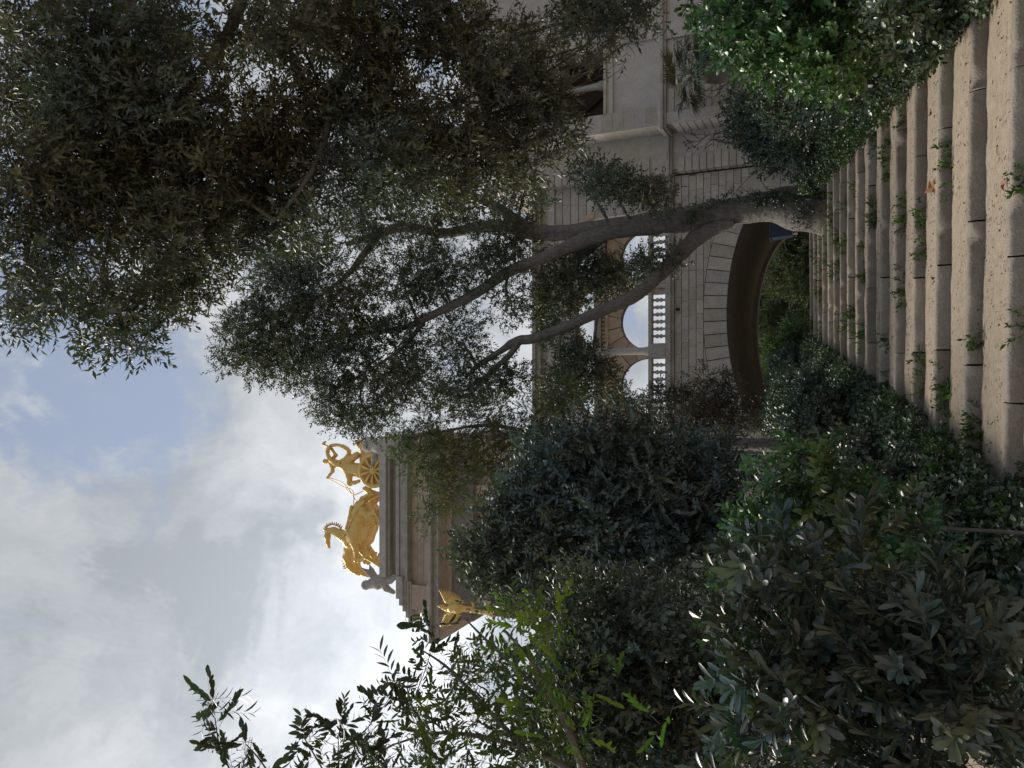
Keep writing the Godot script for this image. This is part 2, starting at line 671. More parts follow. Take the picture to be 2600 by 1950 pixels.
func make_ground() -> void:
	var xs := axis(-400, -9, 12, 400, 0.3)
	var zs := axis(-400, -27, 5, 300, 0.3)
	var v := PackedVector3Array()
	var ix := PackedInt32Array()
	for z in zs:
		for x in xs:
			v.append(Vector3(x, ground_h(x, z), z))
	var w := xs.size()
	for j in range(zs.size() - 1):
		for i in range(w - 1):
			var a := j * w + i
			ix.append_array([a, a + 1, a + w + 1, a, a + w + 1, a + w])
	var st := SurfaceTool.new()
	st.begin(Mesh.PRIMITIVE_TRIANGLES)
	for p in v:
		st.add_vertex(p)
	for i in ix:
		st.add_index(i)
	st.generate_normals()
	var g := MeshInstance3D.new()
	g.name = "ground"
	g.mesh = st.commit()
	g.material_override = M.earth
	g.set_meta("kind", "structure")
	add_child(g)
	var y := stair_y(TOPSTEP) - 0.004
	var s0 := S0 + SN * (TOPSTEP * RUN + 0.13)
	var p := MeshInstance3D.new()
	p.name = "path"
	var st2 := flat()
	var a := s0 + SE * 0.0
	var b := s0 + SE * SW
	quad(st2, Vector3(a.x, y, a.z), Vector3(a.x + 0.8, y, -40), Vector3(b.x + 0.4, y, -40), Vector3(b.x, y, b.z))
	p.mesh = done(st2)
	p.material_override = M.soil
	p.set_meta("kind", "structure")
	add_child(p)

func kerb_mesh(len_: float, sd: int) -> ArrayMesh:
	# along +x, front face towards +z, top at y 0
	var r := FastNoiseLite.new()
	r.seed = sd
	r.frequency = 3.0
	r.fractal_octaves = 3
	var prof := [Vector2(0, -0.2), Vector2(0.004, -0.1), Vector2(0.002, -0.028), Vector2(-0.008, -0.009), Vector2(-0.026, 0.0), Vector2(-0.11, 0.002), Vector2(-0.128, -0.012), Vector2(-0.13, -0.2)]
	var n := int(len_ / 0.07)
	var st := SurfaceTool.new()
	st.begin(Mesh.PRIMITIVE_TRIANGLES)
	var rows := []
	for k in n + 1:
		var x := len_ * k / n
		var row := []
		var chip := maxf(0.0, r.get_noise_2d(x * 1.6, 50.0) - 0.28) * 0.09
		for j in prof.size():
			var q: Vector2 = prof[j]
			var e := r.get_noise_2d(x, j * 3.0) * 0.009
			var f := chip if (j >= 2 and j <= 4) else 0.0
			row.append(Vector3(x, q.y + e * 0.7 - f, q.x + e - f))
		rows.append(row)
	for k in n:
		for j in range(prof.size() - 1):
			quad(st, rows[k][j], rows[k][j + 1], rows[k + 1][j + 1], rows[k + 1][j])
	st.set_smooth_group(-1)
	for e in [0, n]:
		for j in range(1, prof.size() - 1):
			var tri := [rows[e][0], rows[e][j], rows[e][j + 1]]
			if e == 0:
				tri.reverse()
			for q in tri:
				st.add_vertex(q)
	return done(st)

func make_stairs() -> void:
	var root := setting("stone_stairs")
	var rot := Basis(SE, Vector3.UP, -SN)
	var variants := []
	for k in 10:
		variants.append([rng.randf_range(0.85, 1.75), 0])
		variants[k][1] = kerb_mesh(variants[k][0], 300 + k)
	var tones := [Color(1, 1, 1), Color(0.95, 0.94, 0.93), Color(1.05, 1.04, 1.02), Color(0.90, 0.89, 0.88)]
	var mats := []
	for t in tones:
		var m := M.kerb.duplicate() as StandardMaterial3D
		m.albedo_color = t
		mats.append(m)
	for k in range(-5, TOPSTEP + 1):
		var y := stair_y(k)
		var e := -0.27 + rng.randf_range(-0.04, 0.04)
		var stop := SW + rng.randf_range(-0.1, 0.3)
		if k in [5, 6]:
			stop = SW - 0.3
		while e < stop:
			var v: Array = variants[rng.randi() % variants.size()]
			var o := part("kerb_stone", v[1], mats[rng.randi() % 4], root)
			var yaw := rng.randf_range(-0.006, 0.006)
			o.basis = rot * Basis(Vector3.UP, yaw) * Basis(Vector3.BACK, rng.randf_range(-0.006, 0.006))
			o.position = S0 + SN * (k * RUN + rng.randf_range(-0.012, 0.012)) + SE * e + Vector3(0, y + rng.randf_range(-0.008, 0.006), 0)
			e += v[0] + rng.randf_range(0.006, 0.02)
		if k == TOPSTEP:
			continue
		# the trodden earth between two rows of kerb stones
		var st := SurfaceTool.new()
		st.begin(Mesh.PRIMITIVE_TRIANGLES)
		var nu := 60
		var nv := 10
		var grid := []
		for j in nv + 1:
			for i in nu + 1:
				var u := -0.25 + (SW + 0.55) * i / nu
				var s := 0.1 + (RUN - 0.08) * j / nv
				var p := S0 + SN * (k * RUN + s) + SE * u
				var d := 0.02 * bump.get_noise_3d(p.x * 1.3, k * 5.0, p.z * 1.3) + 0.008 * bump.get_noise_3d(p.x * 6.0, k * 5.0, p.z * 6.0)
				var edge := maxf(maxf(-u, u - SW), 0.0)
				grid.append(Vector3(p.x, y - 0.012 + d + 0.035 * float(j) / nv + edge * 0.25, p.z))
		for j in nv:
			for i in nu:
				var a := j * (nu + 1) + i
				quad(st, grid[a], grid[a + nu + 1], grid[a + nu + 2], grid[a + 1])
		part("tread", done(st), M.soil, root)

# ---------------------------------------------------------------- the bridge
const DB := 28.0
var arch_c := Vector2.ZERO
const AA := 4.45
const AB := 1.85

func oval(c: Vector2, a: float, b: float, n: int) -> PackedVector2Array:
	var p := PackedVector2Array()
	for k in n + 1:
		var t := PI - PI * k / n
		p.append(c + Vector2(a * cos(t), b * sin(t)))
	return p

func oval_grown(c: Vector2, a: float, b: float, grow: float, n: int) -> PackedVector2Array:
	var p := PackedVector2Array()
	for k in n + 1:
		var t := PI - PI * k / n
		p.append(c + Vector2(a * cos(t), b * sin(t)) + Vector2(b * cos(t), a * sin(t)).normalized() * grow)
	return p

# courses of blocks, each one a part, cut by the outlines in cuts
func courses(parent: Node3D, called: String, x0: float, x1: float, y0: float, y1: float, z0: float, z1: float, h: float, lmin: float, lmax: float, cuts: Array, kind: String, joint := 0.022) -> void:
	var n := int(round((y1 - y0) / h))
	var hh := (y1 - y0) / n
	for k in n:
		var x := x0 - rng.randf_range(0, lmin)
		while x < x1:
			var l := rng.randf_range(lmin, lmax)
			var a := maxf(x, x0)
			var b := minf(x + l, x1)
			x += l
			if b - a < 0.06:
				continue
			var lo := Vector2(a + joint / 4, y0 + k * hh + joint / 2)
			var hi := Vector2(b - joint / 4, y0 + (k + 1) * hh - joint / 2)
			var polys := [PackedVector2Array([lo, Vector2(hi.x, lo.y), hi, Vector2(lo.x, hi.y)])]
			var cut := false
			for c in cuts:
				var next := []
				for p in polys:
					var got := Geometry2D.clip_polygons(p, c)
					next.append_array(got)
					if got.size() != 1 or got[0] != p:
						cut = true
				polys = next
			var f := z0 + rng.randf_range(-0.004, 0.004)
			if not cut:
				box(called, Vector3(lo.x, lo.y, z1), Vector3(hi.x, hi.y, f), stone(kind), parent)
			else:
				for p in polys:
					if p.size() >= 3 and not Geometry2D.triangulate_polygon(p).is_empty():
						part(called, prism(p, f, z1), stone(kind), parent)

func make_bridge() -> void:
	var top := hy(1713, DB)
	arch_c = Vector2(xx(800, 1845, DB), hy(1845, DB) - AB)
	var ground := stair_y(TOPSTEP)
	var xl := -14.0
	var xr := xx(437, 1800, DB)
	var root := thing("stone_bridge", "grey stone footbridge with a wide flat arch at the top of the steps", "bridge", Vector3(arch_c.x, ground, -DB))
	# the body of the bridge, pierced by the vault
	var body := PackedVector2Array([Vector2(arch_c.x - AA, ground - 0.3), Vector2(xl, ground - 0.3), Vector2(xl, top), Vector2(xr, top), Vector2(xr, ground - 0.3), Vector2(arch_c.x + AA, ground - 0.3)])
	var o := oval(arch_c, AA, AB, 40)
	o.reverse()
	body.append_array(o)
	part("front_wall", prism(body, -DB, -DB - 0.55), M.joint, root)
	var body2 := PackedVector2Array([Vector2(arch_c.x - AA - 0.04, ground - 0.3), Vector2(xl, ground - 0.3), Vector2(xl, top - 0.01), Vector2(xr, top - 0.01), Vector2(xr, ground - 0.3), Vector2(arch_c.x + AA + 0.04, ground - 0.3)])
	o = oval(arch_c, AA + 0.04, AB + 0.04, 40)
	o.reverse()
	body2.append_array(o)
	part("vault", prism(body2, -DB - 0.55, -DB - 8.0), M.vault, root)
	# the stones of the arch
	var fine := oval(arch_c, AA, AB, 400)
	var len_ := 0.0
	for k in 400:
		len_ += fine[k].distance_to(fine[k + 1])
	var n := 23
	var marks := [0]
	var run := 0.0
	for k in 400:
		run += fine[k].distance_to(fine[k + 1])
		if run >= len_ * marks.size() / n and marks.size() < n:
			marks.append(k + 1)
	marks.append(400)
	var ring := 0.83
	for k in n:
		var p := PackedVector2Array()
		var q := PackedVector2Array()
		for j in 4:
			var t := PI - PI * lerpf(marks[k] + 0.5, marks[k + 1] - 0.5, j / 3.0) / 400.0
			var e := arch_c + Vector2(AA * cos(t), AB * sin(t))
			p.append(e)
			q.append(e + Vector2(AB * cos(t), AA * sin(t)).normalized() * (ring - 0.012))
		q.reverse()
		p.append_array(q)
		part("voussoir", prism(p, -DB + 0.05 + rng.randf_range(-0.004, 0.004), -DB - 0.5), stone(), root)
	var cut := oval_grown(arch_c, AA, AB, ring + 0.012, 48)
	cut.append(Vector2(arch_c.x + AA + ring + 0.01, ground - 1))
	cut.append(Vector2(arch_c.x - AA - ring - 0.01, ground - 1))
	courses(root, "ashlar_block", -3.6, xr - 0.01, ground - 0.1, top, -DB + 0.045, -DB - 0.02, 0.263, 0.42, 0.85, [cut], "stone")
	# jambs under the arch
	for s in [-1, 1]:
		var x0: float = arch_c.x + s * AA
		var x1: float = arch_c.x + s * (AA + ring)
		courses(root, "jamb_block", minf(x0, x1), maxf(x0, x1), ground - 0.1, arch_c.y, -DB + 0.05, -DB - 0.5, 0.4, 0.5, 0.85, [], "stone")
	# plain wall further left, behind the trees
	box("wall_face", Vector3(xl, ground - 0.2, -DB - 0.03), Vector3(-3.62, top, -DB + 0.04), M.stucco, root)
	for x in [-4.2, -8.6]:
		box("pilaster", Vector3(x - 0.55, ground - 0.2, -DB), Vector3(x + 0.55, top - 0.002, -DB + 0.35), M.stucco, root)
	# the far rim of the vault
	var rim := oval(arch_c, AA - 0.12, AB - 0.12, 40)
	var rim2 := oval(arch_c, AA + 0.5, AB + 0.5, 40)
	rim2.reverse()
	rim.append_array(rim2)
	part("far_rim", prism(rim, -DB - 8.0, -DB - 8.5), M.stone1, root)
	# cornice and plinth of the parapet
	box("cornice", Vector3(xl, top, -DB - 8.0), Vector3(xr, hy(1706, DB), -DB + 0.16), M.gray1, root)
	box("cornice", Vector3(xl, hy(1706, DB), -DB - 8.0), Vector3(xr, hy(1701, DB), -DB + 0.24), M.gray0, root)
	box("plinth", Vector3(xl, hy(1701, DB), -DB - 0.22), Vector3(xr, hy(1691, DB), -DB + 0.14), M.gray2, root)
	# parapet
	var bal := thing("balustrade", "stone balustrade of turned balusters along the top of the arched bridge", "balustrade", Vector3(arch_c.x, hy(1691, DB), -DB))
	var yb := hy(1691, DB)
	var yt := hy(1656, DB)
	var yr := hy(1648, DB)
	var hb := yt - yb
	var turned := lathe([Vector2(0.001, 0), Vector2(0.085, 0.0), Vector2(0.085, 0.06 * hb), Vector2(0.05, 0.1 * hb), Vector2(0.045, 0.2 * hb), Vector2(0.085, 0.36 * hb), Vector2(0.08, 0.42 * hb), Vector2(0.045, 0.48 * hb), Vector2(0.06, 0.5 * hb), Vector2(0.045, 0.52 * hb), Vector2(0.08, 0.58 * hb), Vector2(0.085, 0.64 * hb), Vector2(0.045, 0.8 * hb), Vector2(0.05, 0.9 * hb), Vector2(0.085, 0.94 * hb), Vector2(0.085, hb), Vector2(0.001, hb)], 10)
	var xc := xx(892, 1600, DB + 0.2)
	for j in range(-5, 3):
		var x := xc + BAY * j
		box("pedestal", Vector3(x - 0.27, yb, -DB - 0.24), Vector3(x + 0.27, yr - 0.02, -DB + 0.16), M.gray1, bal)
		for k in 9:
			var bx := x + BAY * (k + 1.0) / 10.0
			if bx > xr - 0.2 or absf(bx - x - BAY) < 0.3 or bx - x < 0.3:
				continue
			part("baluster", turned, M.gray2 if k % 2 else M.gray0, bal, Vector3(bx, yb, -DB - 0.04))
	box("handrail", Vector3(xl, yt, -DB - 0.2), Vector3(xr, yr, -DB + 0.13), M.gray0, bal)

# ---------------------------------------------------------------- the open gallery above the bridge
const BAY := 2.73
func make_gallery() -> void:
	var d := DB + 0.25
	var deck := hy(1700, DB)
	var x0 := xx(892, 1600, DB + 0.2)
	var spring := hy(1512, d)
	var crown := hy(1463, d)
	var base := hy(1648, DB)
	var xl := x0 - BAY * 3.0
	var xr := xx(458, 1500, d)
	var g := thing("arcade_gallery", "open stone gallery of round arches on slender columns above the bridge", "gallery", Vector3(x0, deck, -d))
	var top := hy(1412, d)
	var cuts := []
	for j in range(-3, 2):
		var c := Vector2(x0 + BAY * (j + 0.5), spring)
		var p := oval(c, BAY / 2 - 0.19, crown - spring, 24)
		var outer := oval_grown(c, BAY / 2 - 0.19, crown - spring, 0.2, 24)
		var hole := PackedVector2Array(outer)
		hole.append(Vector2(c.x + BAY / 2 - 0.02, spring - 1))
		hole.append(Vector2(c.x - BAY / 2 + 0.02, spring - 1))
		cuts.append(hole)
		var ring := PackedVector2Array(p)
		outer.reverse()
		ring.append_array(outer)
		part("archivolt", prism(ring, -d + 0.19, -d - 0.3), M.pink0, g)
	courses(g, "spandrel_block", xl - 0.2, xr, spring, top, -d + 0.14, -d - 0.24, 0.34, 0.5, 0.95, cuts, "stone", 0.03)
	var core := [PackedVector2Array([Vector2(xl - 0.2, spring), Vector2(xr, spring), Vector2(xr, top), Vector2(xl - 0.2, top)])]
	for c in cuts:
		var next := []
		for p in core:
			next.append_array(Geometry2D.clip_polygons(p, c))
		core = next
	for p in core:
		part("spandrel_core", prism(p, -d + 0.1, -d - 0.2), M.joint, g)
	box("architrave", Vector3(xl - 0.2, top, -d - 0.3), Vector3(xr, hy(1396, d), -d + 0.2), M.stone0, g)
	box("frieze", Vector3(xl - 0.2, hy(1396, d), -d - 0.3), Vector3(xr, hy(1380, d), -d + 0.14), M.stone3, g)
	box("cornice", Vector3(xl - 0.3, hy(1380, d), -d - 0.5), Vector3(xr, hy(1370, d), -d + 0.34), M.gray1, g)
	box("cornice", Vector3(xl - 0.3, hy(1370, d), -d - 0.5), Vector3(xr, hy(1362, d), -d + 0.46), M.gray3, g)
	var ch := spring - base
	var shaft := lathe([Vector2(0.001, 0), Vector2(0.19, 0), Vector2(0.19, 0.09), Vector2(0.165, 0.13), Vector2(0.175, 0.17), Vector2(0.145, 0.22), Vector2(0.14, ch * 0.5), Vector2(0.125, ch - 0.36), Vector2(0.15, ch - 0.34), Vector2(0.15, ch - 0.3), Vector2(0.13, ch - 0.29), Vector2(0.15, ch - 0.16), Vector2(0.2, ch - 0.06), Vector2(0.001, ch - 0.06)], 16)
	for j in range(-3, 2):
		var x := x0 + BAY * j
		if x > xr - 0.3:
			continue
		var c := part("column", shaft, M.gray2, g, Vector3(x, base, -d))
		box("abacus", Vector3(x - 0.23, spring - 0.06, -d - 0.22), Vector3(x + 0.23, spring, -d + 0.22), M.gray0, g)
	box("end_pier", Vector3(x0 + BAY * 2 - 0.19, deck, -d - 0.24), Vector3(xr, spring, -d + 0.14), M.stone1, g)
	# the back wall with its own arches, open to the sky
	var db := 31.2
	var w := thing("back_arcade", "pink stone back wall with round openings showing sky behind the gallery columns", "wall", Vector3(x0, deck, -db))
	var bt := hy(1546, db)
	var bc := hy(1577, db)
	var r := BAY / 2 - 0.2
	for j in range(-3, 3):
		var c := Vector2(x0 + BAY * (j + 0.5), bc - r)
		var inner := oval(c, r, r, 24)
		var poly := PackedVector2Array([Vector2(c.x - BAY / 2, deck - 0.1), Vector2(c.x - BAY / 2, bt), Vector2(c.x + BAY / 2, bt), Vector2(c.x + BAY / 2, deck - 0.1), Vector2(c.x + r, deck - 0.1)])
		inner.reverse()
		poly.append_array(inner)
		poly.append(Vector2(c.x - r, deck - 0.1))
		part("wall_bay", prism(poly, -db + 0.06, -db - 0.3), M.joint, w)
		var keep := [PackedVector2Array([Vector2(c.x - BAY / 2 + 0.015, c.y - 0.6), Vector2(c.x + BAY / 2 - 0.015, c.y - 0.6), Vector2(c.x + BAY / 2 - 0.015, bt), Vector2(c.x - BAY / 2 + 0.015, bt)])]
		for k in 9:
			var t0 := PI - PI * k / 9.0 - 0.012
			var t1 := PI - PI * (k + 1) / 9.0 + 0.012
			var far := 2.4
			var wedge := PackedVector2Array()
			for q in 4:
				wedge.append(c + Vector2.from_angle(lerpf(t0, t1, q / 3.0)) * r)
			wedge.append(c + Vector2.from_angle(t1) * far)
			wedge.append(c + Vector2.from_angle(t0) * far)
			for p in Geometry2D.intersect_polygons(wedge, keep[0]):
				part("voussoir", prism(p, -db + 0.1, -db), stone("pink"), w)
		for s in [-1, 1]:
			courses(w, "pier_block", minf(c.x + s * r, c.x + s * (BAY / 2 - 0.01)), maxf(c.x + s * r, c.x + s * (BAY / 2 - 0.01)), deck - 0.1, c.y, -db + 0.1, -db, 0.3, 0.5, 0.6, [], "pink")
	var wl := x0 - BAY * 3
	var wr := x0 + BAY * 3
	box("architrave", Vector3(wl, bt, -db - 0.35), Vector3(wr, hy(1538, db), -db + 0.16), M.pink2, w)
	for k in 90:
		var x := wl + 0.1 + k * 0.18
		if x < wr - 0.2:
			box("dentil", Vector3(x, hy(1538, db), -db), Vector3(x + 0.1, hy(1532, db), -db + 0.2), M.pink0, w)
	box("frieze", Vector3(wl, hy(1538, db), -db - 0.3), Vector3(wr, hy(1530, db), -db + 0.1), M.pink1, w)
	box("cornice", Vector3(wl, hy(1530, db), -db - 0.4), Vector3(wr, hy(1514, db), -db + 0.3), M.gray3, w)

# ---------------------------------------------------------------- the pavilion at the right
func make_pavilion() -> void:
	var da := 26.7
	var dbb := 27.68
	var ground := stair_y(TOPSTEP) - 0.3
	var ca := hy(1693, da)
	var xa := xx(316, 1700, da)
	var xb := xx(437, 1700, dbb)
	var root := thing("corner_pavilion", "pale stone corner pavilion with a dark window above a grooved ashlar wall", "building", Vector3(xa, ground, -da))
	var high := hy(1180, da)
	# plane B: between the bridge and the projecting corner
	var xa_b := xa + 0.1
	box("plain_wall", Vector3(xb, ground, -dbb - 8), Vector3(xa_b, ca, -dbb), M.stucco, root)
	box("plain_wall", Vector3(xb, ca - 0.01, -dbb - 8), Vector3(xa_b, high - 0.4, -dbb - 0.05), M.stone2, root)
	box("base_course", Vector3(xb + 0.02, ground, -dbb), Vector3(xa_b, hy(1945, dbb), -dbb + 0.05), M.gray1, root)
	# corner stones of plane B
	var y := ground + 0.1
	var k := 0
	while y < hy(1715, dbb) - 0.25:
		box("corner_stone", Vector3(xb - 0.03, y + 0.018, -dbb - 0.6), Vector3(xb + (0.62 if k % 2 else 0.5), y + 0.245, -dbb + 0.06), stone(), root)
		y += 0.263
		k += 1
	y = hy(1650, dbb)
	while y < hy(1400, dbb):
		box("corner_stone", Vector3(xb - 0.03, y + 0.018, -dbb - 0.6), Vector3(xb + (0.62 if k % 2 else 0.5), y + 0.3, -dbb + 0.02), stone(), root)
		y += 0.32
		k += 1
	# cornices: over B and over A
	for c in [[xb - 0.12, xa_b, dbb], [xa - 0.14, xa + 9.0, da]]:
		var off: float = c[2] - da
		box("cornice", Vector3(c[0], ca, -c[2] - 1), Vector3(c[1], hy(1686, da), -c[2] + 0.12), M.gray1, root)
		box("cornice", Vector3(c[0] - 0.06, hy(1686, da), -c[2] - 1), Vector3(c[1], hy(1679, da), -c[2] + 0.22), M.gray0, root)
		box("string_course", Vector3(c[0] + 0.04, hy(1679, da), -c[2] - 1), Vector3(c[1], hy(1671, da), -c[2] + 0.1), M.stone2, root)
	# plane A, lower storey
	var xs := xx(272, 1800, da)
	var xt := xx(80, 1800, da)
	var xu := xx(33, 1800, da)
	box("backing", Vector3(xa, ground, -da - 8), Vector3(xa + 9, ca, -da - 0.05), M.joint, root)
	for p in [[xa, xs], [xt, xu]]:
		box("pilaster", Vector3(p[0], ground, -da - 0.5), Vector3(p[1], ca - 0.002, -da + 0.08), M.stucco, root)
	courses(root, "ashlar_block", xs + 0.01, xt - 0.01, ground, ca, -da - 0.01, -da - 0.2, 0.263, 0.55, 1.3, [], "stone")
	box("plain_wall", Vector3(xu + 0.01, ground, -da - 0.3), Vector3(xa + 9, ca - 0.003, -da), M.stucco, root)
	# side face of the projecting corner: grooved stones
	y = ground + 0.1
	while y < ca - 0.25:
		box("corner_stone", Vector3(xa - 0.02, y + 0.02, -dbb + 0.01), Vector3(xa + 0.1, y + 0.243, -da + 0.06), stone(), root)
		y += 0.263
	# plane A, upper storey with the window
	var ub := hy(1671, da)
	var wl := xx(297, 1500, da)
	var wr := xx(130, 1500, da)
	var sill := hy(1556, da)
	var w0 := hy(1534, da)
	var w1 := hy(1423, da)
	y = ub
	while y < high - 0.3:
		var t := minf(y + 0.42, high)
		box("pier_stone", Vector3(xa, y + 0.006, -da - 1.2), Vector3(wl, t, -da + 0.06), stone(), root)
		box("pier_stone", Vector3(wr, y + 0.006, -da - 1.2), Vector3(wr + 0.62, t, -da + 0.06), stone(), root)
		y += 0.42
	box("panel", Vector3(wl, ub, -da - 0.6), Vector3(wr, sill, -da - 0.06), M.stucco, root)
	box("sill", Vector3(wl, sill, -da - 0.7), Vector3(wr, w0 - 0.1, -da + 0.02), M.stone2, root)
	box("sill", Vector3(wl - 0.0, w0 - 0.1, -da - 0.7), Vector3(wr, w0, -da + 0.1), M.gray2, root)
	box("lintel", Vector3(wl, w1, -da - 1.0), Vector3(wr, w1 + 0.5, -da + 0.05), M.stone1, root)
	box("upper_wall", Vector3(wl, w1 + 0.5, -da - 1.0), Vector3(wr, high, -da + 0.03), M.stone0, root)
	box("upper_wall", Vector3(wr + 0.62, ub, -da - 1.0), Vector3(wr + 0.9, high, -da), M.stone3, root)
	box("upper_wall", Vector3(wr + 2.6, ub, -da - 1.0), Vector3(xa + 9, high, -da), M.stone3, root)
	box("panel", Vector3(wr + 0.9, ub, -da - 0.6), Vector3(wr + 2.6, w0, -da - 0.06), M.stucco, root)
	box("upper_wall", Vector3(wr + 0.9, w1, -da - 1.0), Vector3(wr + 2.6, high, -da), M.stone1, root)
	box("room_floor", Vector3(xa + 0.1, ub - 0.3, -da - 6), Vector3(xa + 9, w0 - 0.2, -da - 0.75), M.dark, root)
	box("room_ceiling", Vector3(xa + 0.1, high - 0.3, -da - 6), Vector3(xa + 9, high + 0.1, -da - 1.05), M.dark, root)
	box("room_wall", Vector3(xa + 0.1, w0 - 0.25, -da - 2.6), Vector3(xa + 9, high - 0.3, -da - 2.3), M.dark, root)
	box("room_wall", Vector3(xa + 0.1, w0 - 0.25, -da - 2.3), Vector3(xa + 0.4, high - 0.3, -da - 1.2), M.dark, root)
	# the brown shutters stand in the opening with slanting braces
	for j in 3:
		var a := lerpf(wl, wr, j / 3.0) + 0.01
		var b := lerpf(wl, wr, (j + 1) / 3.0) - 0.01
		box("shutter_board", Vector3(a, w0, -da - 1.32), Vector3(b, w1 + 0.3, -da - 1.26), M.dark, root)
	for s in [[0.12, 0.95, 0.55, 0.05], [0.95, 0.9, 0.62, 0.02]]:
		var p0 := Vector3(lerpf(wl, wr, s[0]), lerpf(w0, w1, s[1]), -da - 1.16)
		var p1 := Vector3(lerpf(wl, wr, s[2]), lerpf(w0, w1, s[3]), -da - 1.16)
		part("brace", tube([p0, p1], [0.06, 0.06], 4), M.iron, root)
	var cx := xx(213, 1500, da)
	var hh := w1 - w0
	var col := lathe([Vector2(0.001, 0), Vector2(0.2, 0), Vector2(0.2, 0.1), Vector2(0.16, 0.13), Vector2(0.19, 0.17), Vector2(0.19, 0.22), Vector2(0.16, 0.25), Vector2(0.18, 0.29), Vector2(0.13, 0.33), Vector2(0.115, hh - 0.3), Vector2(0.15, hh - 0.25), Vector2(0.2, hh), Vector2(0.001, hh)], 14)
	part("colonnette", col, M.gray3, root, Vector3(cx, w0, -da - 0.35))
	# dry creeper on the wall
	var vine := thing("dry_creeper", "bare brown creeper stems spread over the grooved pavilion wall", "creeper", Vector3(xs, ground, -da))
	var st := SurfaceTool.new()
	st.begin(Mesh.PRIMITIVE_TRIANGLES)
	for j in 260:
		var onb := rng.randf() < 0.4
		var zf := (-dbb + 0.012) if onb else (-da + 0.012)
		var p := Vector3(rng.randf_range(xb + 0.5, xa - 0.1) if onb else rng.randf_range(xs, xt), rng.randf_range(ground + 0.5, hy(1730, da)), zf)
		var dir := Vector2.from_angle(rng.randf_range(0.2, 2.9))
		for q in rng.randi_range(5, 14):
			dir = dir.rotated(rng.randf_range(-0.45, 0.45))
			var nxt := p + Vector3(dir.x, dir.y, 0) * 0.1
			var side := Vector3(-dir.y, dir.x, 0) * rng.randf_range(0.005, 0.011)
			if nxt.y > hy(1715, da) or nxt.y < ground or (onb and (nxt.x > xa - 0.05 or nxt.x < xb + 0.66)) or (not onb and (nxt.x < xs or nxt.x > xt)):
				break
			var mid := (p + nxt) / 2 + Vector3(0, 0, 0.012)
			quad(st, p - side, mid - side, mid + side, p + side)
			quad(st, mid - side, nxt - side, nxt + side, mid + side)
			p = nxt
	part("stem", done(st), M.iron, vine).set_meta("kind", "stuff")

# ---------------------------------------------------------------- the monument at the left
# a block between two pixel columns (py right, py left) and two pixel rows, its front d metres ahead
func mbox(called: String, pr: float, pl: float, vt: float, vb: float, d: float, deep: float, mat: Material, root: Node3D) -> void:
	box(called, Vector3(xx(pl, vt, d), hy(vb, d), -d - deep), Vector3(xx(pr, vt, d), hy(vt, d), -d), mat, root)

